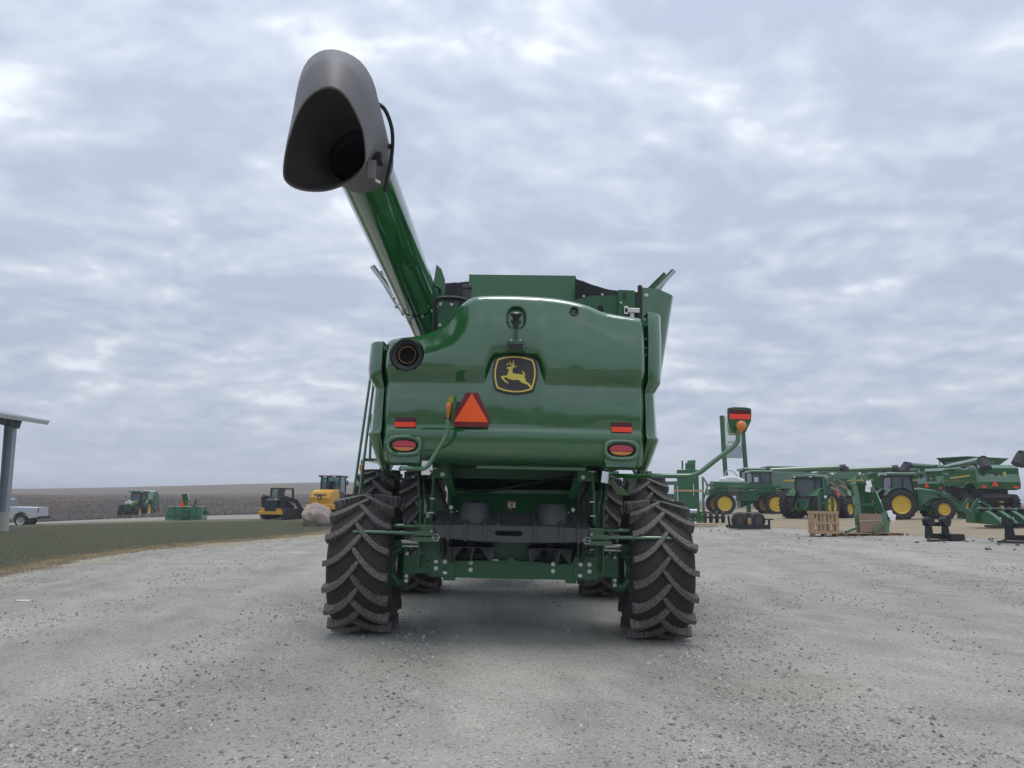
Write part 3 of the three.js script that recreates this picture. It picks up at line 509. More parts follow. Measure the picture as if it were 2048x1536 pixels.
  new MB().rbox(0.05, 0.02, 0.02, 0.004, -1.17, 4.16, 3.50, 0, 0, -0.5).build('cable_plug', M.white, g);
}
{ // exhaust
  const e = part('exhaust', C, -1.174, 3.108, hz(-1.174) - 0.012);
  new MB().lathe([[0.10, -0.25], [0.115, -0.02], [0.15, 0.012], [0.168, 0.02], [0.180, 0.012], [0.184, -0.02], [0.184, -0.22], [0.16, -0.22], [0.10, -0.25]], 0, 0, 0, Math.PI / 2, 0, 0, 56).build('surround', M.black, e);
  new MB().lathe([[0.089, -0.3], [0.089, -0.005], [0.094, 0], [0.099, -0.005], [0.099, -0.3]], 0, 0, 0.0, Math.PI / 2, 0, 0, 48).build('pipe', M.copper, e);
  new MB().cyl(0.088, 0.088, V(0, 0, -0.24), V(0, 0, -0.22), 32).build('pipe_end', M.black, e);
}
{ // work lamp on its stalk above the emblem, and camera
  const l = part('handle_and_lamp', C, 0.0, 3.5, 1.40);
  new MB().cyl(0.022, 0.022, V(0, -0.28, 0.03), V(0, -0.02, 0.035), 12).cyl(0.022, 0.032, V(0, -0.02, 0.035), V(0, 0.03, 0.037), 12).build('stalk', M.greenFlat, l);
  new MB().cyl(0.028, 0.026, V(0, -0.10, 0.04), V(0, -0.02, 0.04), 14).cyl(0.026, 0.05, V(0, -0.02, 0.04), V(0, 0.045, 0.04), 14).rbox(0.12, 0.022, 0.05, 0.008, 0, 0.052, 0.04).build('grip', M.black, l);
  new MB().rbox(0.05, 0.012, 0.03, 0.003, 0, 0.068, 0.04).build('grip_cap', M.zinc, l);
  new MB().ext([[-0.105, -0.065], [0.105, -0.065], [0.085, 0.055], [-0.085, 0.055]], 0.11, 0.014, 0, -0.30, 0.005).build('lamp_housing', M.greenFlat, l);
  new MB().rbox(0.165, 0.075, 0.02, 0.01, 0, -0.315, 0.124).build('lamp_lens', M.black, l);
  new MB().ball(0.011, -0.05, -0.24, 0.08).ball(0.011, 0.05, -0.24, 0.08).stuff('lamp_bolt', M.zinc, l);
  const cam = part('rear_camera', C, 0.629, 3.616, hz(0.63) - 0.015);
  new MB().lathe([[0.001, 0.0], [0.03, 0.0], [0.034, 0.02], [0.05, 0.025], [0.052, 0.015], [0.052, -0.03]], 0, 0, 0, Math.PI / 2, 0, 0, 28).build('housing', M.black, cam);
  new MB().ball(0.03, 0, 0, 0.0, 1, 1, 0.5).build('lens', M.plastic, cam);
}
{ // emblem plaque: traced outline in millimetres of the plaque
  const K = 0.000722, cx = 472, cy = 1155, T = ([a, b]) => [(a - cx) * K, (cy - b) * K];
  const outline = (grow) => { const P = [[215, 935], [735, 940], [725, 1375], [212, 1365]], B = [[475, 840], [818, 1130], [475, 1475], [128, 1140]], s = new THREE.Shape(), g = (p) => { const [x, y] = T(p), l = Math.hypot(x, y); return [x + x / l * grow, y + y / l * grow]; }; s.moveTo(...g(P[0])); for (let i = 0; i < 4; i++) { const n = g(P[(i + 1) % 4]), c = g(B[i]); s.quadraticCurveTo(c[0], c[1], n[0], n[1]); } return s; };
  const e = part('emblem', C, 0.0, 2.912, 1.335);
  new MB().ext(outline(0.030), 0.03, 0.008).build('plaque', M.emblemDark, e);
  const ring = outline(0.004); ring.holes.push(new THREE.Path(outline(-0.014).getPoints(24)));
  new MB().ext(ring, 0.006, 0, 0, 0, 0.0395).build('border', M.emblemYellow, e);
  const deer = [[340, 1065], [350, 1078], [382, 1080], [376, 1110], [362, 1148], [356, 1178], [300, 1182], [262, 1192], [268, 1212], [310, 1260], [368, 1298], [382, 1287], [335, 1250], [303, 1210], [345, 1205], [390, 1232], [450, 1243], [535, 1240], [560, 1270], [600, 1290], [658, 1306], [688, 1338], [710, 1366], [724, 1350], [692, 1297], [640, 1262], [628, 1225], [610, 1182], [624, 1166], [616, 1138], [592, 1110], [571, 1098], [582, 1125], [596, 1148], [586, 1161], [540, 1152], [470, 1150], [441, 1140], [433, 1110], [438, 1056], [462, 1053], [486, 1041], [499, 1027], [470, 1031], [452, 1033], [461, 1000], [453, 965], [430, 943], [441, 985], [434, 1006], [414, 1000], [404, 980], [376, 957], [389, 985], [400, 1004], [370, 1004], [360, 995], [338, 981], [354, 1006], [328, 1027], [345, 1021], [385, 1013], [420, 1016], [428, 1031], [415, 1036], [385, 1045], [345, 1058]];
  new MB().ext(deer.map(T), 0.006, 0, 0, 0, 0.0390).build('leaping_deer', M.emblemYellow, e);
}
{ // slow-moving-vehicle triangle, reflectors, tail lamps, small plug
  const t = part('slow_vehicle_triangle', C, -0.457, 2.52, 1.345);
  new MB().ext([[-0.065, 0.185], [0.065, 0.185], [0.205, -0.095], [0.175, -0.185], [-0.175, -0.185], [-0.205, -0.095]], 0.006, 0.002).build('border', M.darkRed, t);
  new MB().ext([[0, 0.178], [0.182, -0.130], [-0.182, -0.130]], 0.004, 0, 0, 0, 0.0075).build('panel', M.orange, t);
  for (const [x, y] of [[-1.170, 2.378], [1.163, 2.372]]) {
    const r = part('reflector', C, x, y, hz(x) - 0.058, Math.sign(x) * 0.10);
    new MB().rbox(0.225, 0.048, 0.008, 0.004, 0, 0.029, 0).build('red_reflector', M.maroon, r);
    new MB().rbox(0.228, 0.056, 0.008, 0.004, 0, -0.025, 0.001).build('orange_marker', M.redOrange, r);
  }
  new MB().cyl(0.016, 0.016, V(-1.16, 2.465, 1.25), V(-1.16, 2.465, 1.275), 16).build('plug', M.plastic, C);
  for (const x of [-1.165, 1.150]) {
    const y = 2.125, p = part('tail_lamp', C, x, y, hz(x) - 0.070, Math.sign(x) * 0.09);
    const ov = (a, b, n = 40, e = 3.2) => { const P = []; for (let k = 0; k < n; k++) { const t2 = k / n * 6.2832, c = Math.cos(t2), s = Math.sin(t2); P.push([Math.sign(c) * Math.pow(Math.abs(c), 2 / e) * a, Math.sign(s) * Math.pow(Math.abs(s), 2 / e) * b]); } return P; };
    new MB().ext(ov(0.195, 0.118), 0.06, 0.022, 0, 0, -0.02, 0, 0, 0, [ov(0.150, 0.072, 40, 2.4)]).ext([[-0.19, -0.05], [0.19, -0.05], [0.165, -0.185], [-0.165, -0.185]], 0.20, 0.012, 0, 0, -0.20).build('pod', M.green, p);
    new MB().ext(ov(0.142, 0.066, 40, 2.2), 0.03, 0.008, 0, 0, -0.01).build('bezel', M.black, p);
    const half = (s) => { const P = ov(0.128, 0.054, 48, 2.2).filter(([, b]) => s > 0 ? b >= -0.006 : b <= 0.0); return P; };
    const up = ov(0.130, 0.056, 48, 2.2).filter(([, b]) => b >= 0); const upShape = up.concat([[-0.128, -0.012], [0.128, -0.012]]);
    new MB().ext(upShape, 0.012, 0.003, 0, 0, 0.026).build('red_lens', M.lampRed, p);
    const lo = ov(0.124, 0.056, 48, 2.2).filter(([, b]) => b < -0.014); new MB().ext(lo, 0.012, 0.003, 0, 0, 0.026).build('amber_lens', M.lampAmber, p);
  }
}
{ // marker arms: the right one swung out, the left one folded in along the hood
  const z = 1.95;
  const r = part('marker_arm', C);
  new MB().tube([V(1.10, 1.86, 1.05), V(1.30, 1.845, 1.55), V(1.40, 1.845, z - 0.1), V(1.79, 1.845, z), V(2.02, 2.03, z), V(2.16, 2.13, z), V(2.215, 2.20, z), V(2.222, 2.34, z)], 0.024, 0.09, 12).build('arm', M.green, r);
  const pad = [[-0.112, 0.125], [-0.06, 0.135], [0.06, 0.135], [0.112, 0.125], [0.118, 0.10], [0.112, 0.0], [0.06, -0.105], [0.04, -0.13], [-0.045, -0.13], [-0.065, -0.105], [-0.116, 0.0], [-0.118, 0.10]];
  new MB().ext(pad, 0.02, 0.004, 2.236, 2.40, z - 0.02).build('panel', M.greenFlat, r);
  new MB().rbox(0.205, 0.045, 0.006, 0.002, 2.236, 2.488, z + 0.004).build('red_reflector', M.maroon, r);
  new MB().rbox(0.205, 0.050, 0.006, 0.002, 2.236, 2.440, z + 0.005).build('orange_marker', M.redOrange, r);
  new MB().lathe([[0.001, 0.035], [0.03, 0.030], [0.05, 0.015], [0.052, -0.015]], 2.238, 2.345, z + 0.035, Math.PI / 2, 0, 0, 24).ball(0.024, 2.23, 2.30, z + 0.03, 1, 1.2, 0.8).build('amber_lamp', M.lampAmber, r);
  const l = part('marker_arm', C), zl = 1.62;
  new MB().tube([V(-1.19, 1.88, 1.35), V(-1.10, 1.872, zl), V(-0.885, 1.872, zl), V(-0.72, 2.16, zl), V(-0.685, 2.24, zl), V(-0.678, 2.42, zl)], 0.024, 0.07, 12).build('arm', M.green, l);
  new MB().ext(pad, 0.02, 0.004, 0, 0, 0).build('panel', M.greenFlat, l).applyMatrix4(new THREE.Matrix4().makeRotationY(-1.20).setPosition(-0.640, 2.50, zl));
  new MB().rbox(0.205, 0.075, 0.006, 0.002, 0, 0.09, 0.026).build('amber_reflector', std(lin(0.42, 0.33, 0.045), 0.35), l).applyMatrix4(new THREE.Matrix4().makeRotationY(-1.20).setPosition(-0.640, 2.50, zl));
  new MB().lathe([[0.001, 0.075], [0.026, 0.07], [0.038, 0.045], [0.036, 0.01], [0.016, -0.06], [0.012, -0.09]], -0.672, 2.485, zl + 0.03, 0.15, 0, -0.12, 20).build('amber_lamp', M.lampAmber, l);
  new MB().rbox(0.10, 0.012, 0.05, 0.003, -0.675, 2.40, zl).build('lamp_bracket', M.black, l);
}
{ // straw chopper housing, tailboard, struts
  new MB().box(0.035, 1.15, 2.0, -0.76, 1.45, -0.80).box(0.035, 1.15, 2.0, 0.80, 1.45, -0.80).box(1.6, 1.1, 0.03, 0.02, 1.45, -1.75).box(1.6, 0.03, 2.4, 0.02, 1.98, -0.55).build('chopper_housing', M.greenFlat, C);
  new MB().quad(V(-0.745, 1.64, 0.05), V(0.785, 1.66, 0.05), V(0.785, 1.30, 0.35), V(-0.745, 1.28, 0.35), 0.015).quad(V(-0.745, 1.655, 0.03), V(0.785, 1.675, 0.03), V(0.785, 1.80, -0.65), V(-0.745, 1.78, -0.65), 0.015).bar(V(-0.745, 1.66, 0.06), V(0.785, 1.68, 0.06), 0.02, 0.05).build('deflector_sheet', M.greenFlat, C);
  new MB().hose([V(-0.70, 1.70, 0.10), V(-0.45, 1.66, 0.12), V(-0.1, 1.71, 0.10), V(0.35, 1.80, 0.05), V(0.75, 1.86, 0.0)], 0.018).build('hose', M.black, C);
  new MB().rbox(1.20, 0.035, 0.06, 0.01, 0.20, 1.925, 1.05).rbox(0.6, 0.02, 0.05, 0.006, 0.10, 1.95, 1.0).build('hood_rail', M.greenLight, C);
  // tailboard of black plastic: front face with hand slot, sloping top, two humps, ribs
  const b = part('spreader_cover', C, 0.0, 0, 0.62);
  const W = 0.868, face = [[-W, 1.135], [-0.4, 1.10], [0, 1.09], [0.4, 1.098], [W, 1.115], [W, 1.265], [0.5, 1.285], [-0.5, 1.285], [-W, 1.275]];
  new MB().ext(face, 0.03, 0.01, 0, 0, 0, 0, 0, 0, [[[-0.185, 1.185], [-0.165, 1.17], [0.10, 1.17], [0.12, 1.185], [0.12, 1.205], [0.10, 1.222], [-0.165, 1.222], [-0.185, 1.205]]]).quad(V(-W + 0.01, 1.272, 0.025), V(W - 0.01, 1.262, 0.025), V(W + 0.0, 1.40, -0.24), V(-W, 1.42, -0.24), 0.02).quad(V(-W, 1.42, -0.24), V(W, 1.40, -0.24), V(W, 1.36, -0.8), V(-W, 1.38, -0.8), 0.02).quad(V(-W, 1.13, 0.02), V(-W, 1.275, 0.02), V(-W, 1.42, -0.24), V(-W, 1.12, -0.24), 0.02).quad(V(W, 1.115, 0.02), V(W, 1.265, 0.02), V(W, 1.40, -0.24), V(W, 1.11, -0.24), 0.02).build('shell', M.plastic, b);
  for (const x of [-0.43, 0.47]) new MB().lathe([[0.001, 0.17], [0.125, 0.17], [0.150, 0.158], [0.163, 0.13], [0.20, 0.0], [0.215, -0.08]], x, 1.375, -0.22, 0, 0, 0, 40).build('motor_hump', M.plastic, b);
  for (const [x, dx] of [[-0.72, 0.05], [-0.52, 0.03], [-0.30, 0.02], [-0.155, 0.0], [0.27, -0.015], [0.56, -0.035], [0.76, -0.06]]) { const rb = new MB(); if (x !== -0.155) rb.rbox(0.036, 0.18, 0.03, 0.008, x, 1.190, 0.042); rb.bar(V(x, 1.280, 0.035), V(x + dx, 1.422, -0.22), 0.042, 0.05); rb.build('rib', M.plastic, b); }
  for (const x of [-0.855, 0.855]) new MB().add(new THREE.TorusGeometry(0.036, 0.006, 8, 28), new THREE.Matrix4().setPosition(x, 1.135, 0.045)).cyl(0.004, 0.004, V(x - 0.05, 1.135, 0.046), V(x + 0.05, 1.135, 0.046), 6).build('linch_pin', M.silver, b);
  // spreader blades under it
  for (const x of [-0.47, 0.46]) { const sp = part('spreader_disc', C, x, 1.02, 0.30); new MB().cyl(0.27, 0.27, V(0, 0, 0), V(0, 0.012, 0), 28).cyl(0.07, 0.07, V(0, -0.06, 0), V(0, 0.1, 0), 16).build('disc', M.black, sp); for (let k = 0; k < 4; k++) { const a = k * 1.571 + (x < 0 ? 1.45 : 1.2), c = Math.cos(a), s = Math.sin(a); new MB().quad(V(c * 0.09, -0.005, s * 0.09), V(c * 0.285, -0.005, s * 0.285), V(c * 0.25 - s * 0.03, -0.20, s * 0.25 + c * 0.03), V(c * 0.20, -0.07, s * 0.20), 0.012).build('paddle', M.plastic, sp); } }
  new MB().quad(V(-0.72, 1.0, 0.0), V(0.74, 1.0, 0.0), V(0.74, 0.86, -0.5), V(-0.72, 0.86, -0.5), 0.02).box(0.03, 0.28, 0.5, -0.80, 1.0, 0.1).box(0.03, 0.28, 0.5, 0.84, 1.0, 0.1).box(0.02, 0.30, 0.4, -0.70, 0.98, 0.15, 0, 0, 0.1).box(0.02, 0.26, 0.35, 0.22, 1.0, 0.2).build('deflector_vane', M.black, C);
  new MB().box(1.52, 0.50, 0.9, 0.02, 0.98, -0.75).build('chaff_pan', M.greenFlat, C);
  // pictogram decal
  const d = part('warning_decal', C, -0.005, 1.505, 0.185); d.rotation.x = -0.69;
  const cv = document.createElement('canvas'); cv.width = 128; cv.height = 160; const q = cv.getContext('2d'); q.fillStyle = '#b3541c'; q.fillRect(0, 0, 128, 160); q.fillStyle = '#e4e4e0'; q.fillRect(8, 26, 112, 90); q.fillStyle = '#3a3a3c'; q.fillRect(8, 120, 112, 36); q.fillStyle = '#caa'; for (let i = 0; i < 4; i++) q.fillRect(16, 126 + i * 7, 50 + 9 * ((i * 7) % 3), 3); q.fillStyle = '#15181c'; q.strokeStyle = '#15181c'; q.lineWidth = 9; q.lineCap = 'round'; q.beginPath(); q.arc(72, 42, 9, 0, 7); q.fill(); q.beginPath(); q.moveTo(70, 54); q.lineTo(62, 78); q.lineTo(78, 90); q.lineTo(90, 84); q.moveTo(62, 78); q.lineTo(54, 94); q.lineTo(36, 106); q.moveTo(70, 58); q.lineTo(50, 56); q.lineTo(40, 44); q.moveTo(70, 58); q.lineTo(84, 70); q.stroke();
  const tx = new THREE.CanvasTexture(cv); tx.colorSpace = THREE.SRGBColorSpace;
  const pg = new THREE.PlaneGeometry(0.10, 0.15); mesh('sticker', pg, std(lin(1, 1, 1), 0.5, 0, { map: tx }), d);
  // struts, hangers and hoses either side of the opening
  for (const s of [-1, 1]) {
    const o = s < 0 ? 0 : 0.02;
    const st = new MB().cyl(0.016, 0.016, V(s * 0.895, 1.90, 0.75), V(s * 0.915 + o, 1.66, 0.62), 10).cyl(0.021, 0.021, V(s * 0.915 + o, 1.66, 0.62), V(s * 0.935 + o, 1.30, 0.50), 10).build('gas_strut', M.greenFlat, C);
    new MB().rbox(0.08, 0.014, 0.03, 0.004, s * 0.90, 1.91, 0.75).rbox(0.06, 0.016, 0.03, 0.004, s * 0.918, 1.57, 0.60).rbox(0.06, 0.016, 0.03, 0.004, s * 0.93, 1.41, 0.55).stuff('strut_clip', M.zinc, st);
    const hg = new MB().bar(V(s * 0.76, 1.90, 0.70), V(s * 0.70, 1.60, 0.35), 0.09, 0.02).bar(V(s * 0.93, 1.86, 0.70), V(s * 0.74, 1.86, 0.70), 0.03, 0.12).box(0.10, 0.30, 0.03, s * 0.79, 1.97, 0.68).build('hanger', M.greenFlat, C);
    bolts(new MB(), [[s * 0.80, 1.845, 0.72], [s * 0.72, 1.47, 0.36], [s * 0.70, 1.405, 0.40]], 0.018).stuff('hanger_bolt', M.zinc, hg);
    new MB().hose([V(s * 1.02, 2.0, 0.3), V(s * 1.03, 1.75, 0.45), V(s * 0.98, 1.52, 0.5), V(s * 0.93, 1.38, 0.46), V(s * 0.86, 1.30, 0.4)], 0.022).build('hydraulic_hose', M.black, C); new MB().hose([V(s * 1.0, 1.98, 0.2), V(s * 0.9, 1.75, 0.3), V(s * 0.8, 1.55, 0.42), V(s * 0.76, 1.45, 0.44)], 0.022).build('hydraulic_hose', M.black, C);
    new MB().box(0.06, 0.95, 0.9, s * 1.02, 1.42, -1.1).quad(V(s * 1.14, 1.95, 0.3), V(s * 1.07, 1.25, 0.3), V(s * 1.02, 1.25, -0.5), V(s * 1.06, 1.95, -0.5), 0.02).box(0.2, 0.5, 0.5, s * 1.0, 2.05, -0.1).build('frame_side', M.greenFlat, C);
    // mount sheet with perforated guard
    const ms = new MB().box(0.02, 0.80, 0.24, s * 1.075, 1.16, 0.28).ext(s < 0 ? [[-1.07, 1.00], [-1.07, 1.62], [-0.95, 1.62], [-0.80, 1.48], [-0.80, 1.30], [-0.86, 0.85], [-1.0, 0.85]] : [[1.085, 0.85], [1.085, 1.70], [1.0, 1.70], [0.99, 0.85]], 0.015, 0, 0, 0, 0.22).build('mount_plate', M.greenFlat, C);
    if (s < 0) {
      new MB().rbox(0.03, 0.18, 0.012, 0.003, -1.035, 1.48, 0.245).rbox(0.012, 0.08, 0.012, 0.003, -1.03, 1.30, 0.245).stuff('label_strip', M.white, ms);
      new MB().rbox(0.085, 0.075, 0.03, 0.006, -0.985, 1.375, 0.25).build('connector', M.silver, ms);
      const pf = new MB(); for (let i = 0; i < 4; i++) for (let j = 0; j < 6; j++) pf.cyl(0.006, 0.006, V(-1.0 + i * 0.03 + (j % 2) * 0.015, 0.95 + j * 0.026, 0.235), V(-1.0 + i * 0.03 + (j % 2) * 0.015, 0.95 + j * 0.026, 0.238), 8); pf.stuff('guard_hole', M.black, ms);
    } else new MB().hose([V(1.03, 1.62, 0.245), V(1.05, 1.58, 0.25), V(1.035, 1.50, 0.25), V(1.045, 1.44, 0.25)], 0.006).build('wire_hook', M.silver, ms);
    // guard rail loop in front of the tyre
    const gr = part('guard_rail', C); const zf = 0.66, zb = 0.38, x0 = s * 0.88, x1 = s * (s < 0 ? 1.815 : 1.83);
    new MB().tube([V(x0, 1.178, zf), V(x1, 1.178, zf), V(s * 1.60, 1.245, zb), V(x0, 1.245, zb)], 0.024, 0.05, 12).build('tube', M.green, gr);
    new MB().rbox(0.17, 0.10, 0.12, 0.008, s * 0.97, 1.225, 0.50).rbox(0.22, 0.055, 0.06, 0.006, s * 0.99, 1.178, 0.655).rbox(0.32, 0.055, 0.05, 0.006, s * 0.98, 1.108, 0.60).build('bracket', M.green, gr);
    new MB().ball(0.013, s * 0.905, 1.205, 0.69).build('bolt', M.zinc, gr);
  }
  // rear work lamp and its bracket (right), white caution label (left)
  const wl = part('work_lamp', C, 1.02, 1.845, 1.0);
  new MB().rbox(0.085, 0.14, 0.05, 0.012, 0, 0, 0, 0, -0.25, -0.12).build('lens', M.chrome, wl);
  new MB().bar(V(0.06, -0.02, 0), V(0.16, -0.17, -0.05), 0.02, 0.07).bar(V(0.15, -0.165, -0.05), V(0.27, -0.165, -0.05), 0.02, 0.06).bar(V(0.265, -0.17, -0.05), V(0.34, 0.02, -0.05), 0.02, 0.06).build('bracket', std(lin(0.07, 0.13, 0.06), 0.5), wl);
  const wl2 = new MB().ext([[-0.06, 0.07], [0.05, 0.07], [0.06, -0.03], [0.03, -0.08], [-0.06, -0.08]], 0.006, 0, -0.92, 1.90, 1.25).build('caution_label', M.white, C);
  new MB().rbox(0.008, 0.03, 0.004, 0.001, -0.888, 1.865, 1.258, 0, 0, 0.5).rbox(0.008, 0.03, 0.004, 0.001, -0.872, 1.865, 1.258, 0, 0, -0.4).stuff('print', M.black, wl2);
  new MB().ball(0.013, -1.19, 1.885, 1.4).ball(0.012, -1.10, 1.80, 1.0).ball(0.012, -0.64, 1.43, 0.42).ball(0.012, 0.66, 1.44, 0.42).ball(0.012, -0.94, 1.86, 1.0).stuff('grease_cap', M.zinc, C);
}
{ // steering axle
  const a = part('rear_axle', C, 0, 0, 0.12);
  new MB().ext([[-1.28, 0.90], [-0.92, 0.885], [-0.90, 0.93], [-0.70, 0.945], [-0.66, 0.85], [-0.3, 0.86], [0, 0.87], [0.3, 0.86], [0.56, 0.83], [0.72, 0.85], [0.76, 0.94], [1.02, 0.945], [1.05, 0.90], [1.28, 0.92], [1.28, 0.68], [1.05, 0.69], [1.02, 0.645], [0.78, 0.645], [0.78, 0.61], [0.66, 0.61], [0.66, 0.65], [-0.66, 0.65], [-0.66, 0.615], [-0.80, 0.615], [-0.80, 0.65], [-0.92, 0.655], [-0.95, 0.69], [-1.28, 0.68]], 0.16, 0.012, 0, 0, -0.08).build('beam', M.greenFlat, a);
  for (const [s, x0, x1] of [[-1, -0.94, -0.66], [1, 0.74, 1.03]]) new MB().ext([[x0, 0.66], [x1, 0.66], [x1, 0.86], [x1 - 0.03 * s * (s > 0 ? 0 : -1), 0.93], [x0 + 0.02, 0.93], [x0, 0.88]], 0.02, 0.003, 0, 0, 0.085).build('clamp_plate', M.greenFlat, a);
  bolts(new MB(), [[-0.885, 0.835, 0.105], [-0.885, 0.755, 0.105], [-0.78, 0.835, 0.105], [-0.475, 0.825, 0.09], [-0.475, 0.745, 0.09], [0.50, 0.83, 0.09], [0.50, 0.75, 0.09], [0.825, 0.835, 0.105], [0.93, 0.835, 0.105], [0.93, 0.755, 0.105]], 0.019, 'z', 0.024).stuff('beam_bolt', M.zinc, a);
  const hl = new MB(); for (const [x, y] of [[-0.99, 0.835], [-0.99, 0.76], [-0.86, 0.905], [-0.81, 0.905], [-0.78, 0.755], [0.87, 0.905], [0.92, 0.905], [0.825, 0.755], [1.035, 0.84], [1.035, 0.765]]) hl.cyl(0.013, 0.013, V(x, y, 0.1), V(x, y, 0.1085), 10); hl.stuff('bolt_hole', M.black, a);
  new MB().rbox(0.085, 0.016, 0.006, 0.002, -0.19, 0.865, 0.095, 0, 0, -0.06).rbox(0.045, 0.03, 0.006, 0.002, -0.775, 0.705, 0.109).rbox(0.045, 0.035, 0.006, 0.002, 0.82, 0.705, 0.109).stuff('rating_plate', M.white, a);
  new MB().rbox(0.5, 0.3, 0.4, 0.05, 0, 0.95, -0.25).cyl(0.06, 0.06, V(0, 0.84, -0.1), V(0, 0.84, 0.12), 18).build('pivot', M.greenFlat, a);
  for (const s of [-1, 1]) {
    const k = part('steering_knuckle', a);
    new MB().sweep([V(s * 1.20, 0.99, -0.02), V(s * 1.30, 0.995, -0.02), V(s * 1.41, 0.93, -0.02), V(s * 1.45, 0.79, -0.02), V(s * 1.42, 0.64, -0.02), V(s * 1.34, 0.56, -0.02), V(s * 1.24, 0.60, -0.02)], () => 0.062, 12).cyl(0.055, 0.055, V(s * 1.255, 0.60, 0), V(s * 1.255, 1.0, 0), 16).cyl(0.20, 0.17, V(s * 1.40, 0.785, -0.12), V(s * 1.66, 0.785, -0.12), 28).rbox(0.16, 0.10, 0.12, 0.03, s * 1.38, 1.02, 0.0).bar(V(s * 1.42, 0.60, 0.02), V(s * 1.52, 0.46, 0.02), 0.08, 0.10).build('casting', M.greenFlat, k);
    bolts(new MB(), [[s * 1.235, 0.91, 0.06], [s * 1.235, 0.655, 0.06], [s * 1.235, 0.60, 0.06]], 0.017, 'z', 0.03).stuff('king_pin_bolt', M.zinc, k);
    new MB().cyl(0.028, 0.028, V(s * 1.12, 1.045, 0.02), V(s * 1.32, 1.045, 0.02), 14).cyl(0.014, 0.014, V(s * 1.10, 1.0, 0.04), V(s * 1.30, 0.995, 0.04), 10).cyl(0.04, 0.04, V(s * 0.95, 1.0, -0.02), V(s * 1.14, 1.02, -0.02), 14).build('steering_cylinder', M.steel, a);
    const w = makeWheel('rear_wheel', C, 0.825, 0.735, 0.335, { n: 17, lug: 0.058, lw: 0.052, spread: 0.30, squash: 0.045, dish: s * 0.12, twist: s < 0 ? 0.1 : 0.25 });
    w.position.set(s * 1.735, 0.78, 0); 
  }
}
{ // front axle and dual wheels
  new MB().box(3.4, 0.36, 0.4, 0, 1.02, -3.95).rbox(0.9, 0.6, 0.7, 0.08, 0, 1.1, -3.95).build('front_axle', M.greenFlat, C);
  for (const s of [-1, 1]) for (const [x, tw] of [[1.52, 0.05], [2.28, 0.16]]) {
    const w = makeWheel('front_wheel', C, 1.045, 0.665, 0.53, { n: 20, lug: 0.055, lw: 0.052, spread: 0.28, squash: 0.05, dish: s * 0.1, twist: tw });
    w.position.set(s * x, 0.995, -3.95);
  }
  // ladder rails and rear corner marker of the left platform
  for (const [p, q] of [[V(-2.60, 1.1, -3.0), V(-2.345, 3.9, -3.05)], [V(-2.475, 1.1, -2.9), V(-2.29, 3.6, -2.95)], [V(-2.30, 2.15, -2.9), V(-2.30, 2.9, -2.9)]]) new MB().cyl(0.022, 0.022, p, q, 12).build('handrail', M.green, C);
  new MB().rbox(0.6, 0.05, 1.2, 0.01, -2.1, 2.16, -3.6).rbox(0.05, 0.9, 0.08, 0.01, -2.42, 1.70, -2.95).build('platform', M.green, C);
  new MB().rbox(0.05, 0.10, 0.03, 0.008, -2.43, 2.02, -2.885).build('side_marker', M.lampAmber, C);
}
// ---------- things round the yard ----------
{ // corner of an open-sided steel shed
  const b = thing('steel_shed', 'corner of a grey steel shed, its column standing on a concrete pier', 'shed', -25.95, -40);
  new MB().cyl(0.30, 0.27, V(0, -0.3, 0), V(0, 0.98, 0), 24).build('concrete_pier', M.concrete, b);
  const tp = (x, w, dz, dd) => new MB().bar(V(x, 0.98, dz), V(x * 1.15 - 0.12, 6.0, dz), w, dd);
  tp(-0.19, 0.035, 0, 0.34).bar(V(0.19, 0.98, 0), V(0.10, 6.0, 0), 0.035, 0.34).bar(V(0, 0.98, 0), V(-0.11, 6.0, 0), 0.38, 0.03).box(0.44, 0.03, 0.44, 0, 0.995, 0).build('column', M.galv, b);
  new MB().quad(V(1.50, 5.70, -0.5), V(1.50, 5.70, 27), V(-9, 8.2, 27), V(-9, 8.2, -0.5), 0.06).build('roof', M.galv, b);
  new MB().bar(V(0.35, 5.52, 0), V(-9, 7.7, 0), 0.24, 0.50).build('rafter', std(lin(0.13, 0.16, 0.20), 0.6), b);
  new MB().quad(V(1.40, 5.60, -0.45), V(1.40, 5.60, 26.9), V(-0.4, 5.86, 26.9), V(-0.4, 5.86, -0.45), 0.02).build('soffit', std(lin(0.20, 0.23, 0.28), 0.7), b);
  for (let k = 0; k < 3; k++) new MB().box(0.05, 0.075, 27.5, 1.50 + k * 0.045, 5.575 + k * 0.078, 13.25).build('gutter_fold', std(lin(0.60, 0.62, 0.64), 0.5), b);
  new MB().box(0.38, 6.0, 0.34, 0, 3.0, 9.0).build('near_column', M.galv, b); new MB().box(0.38, 6.0, 0.34, 0, 3.0, 18.0).build('near_column', M.galv, b);
}
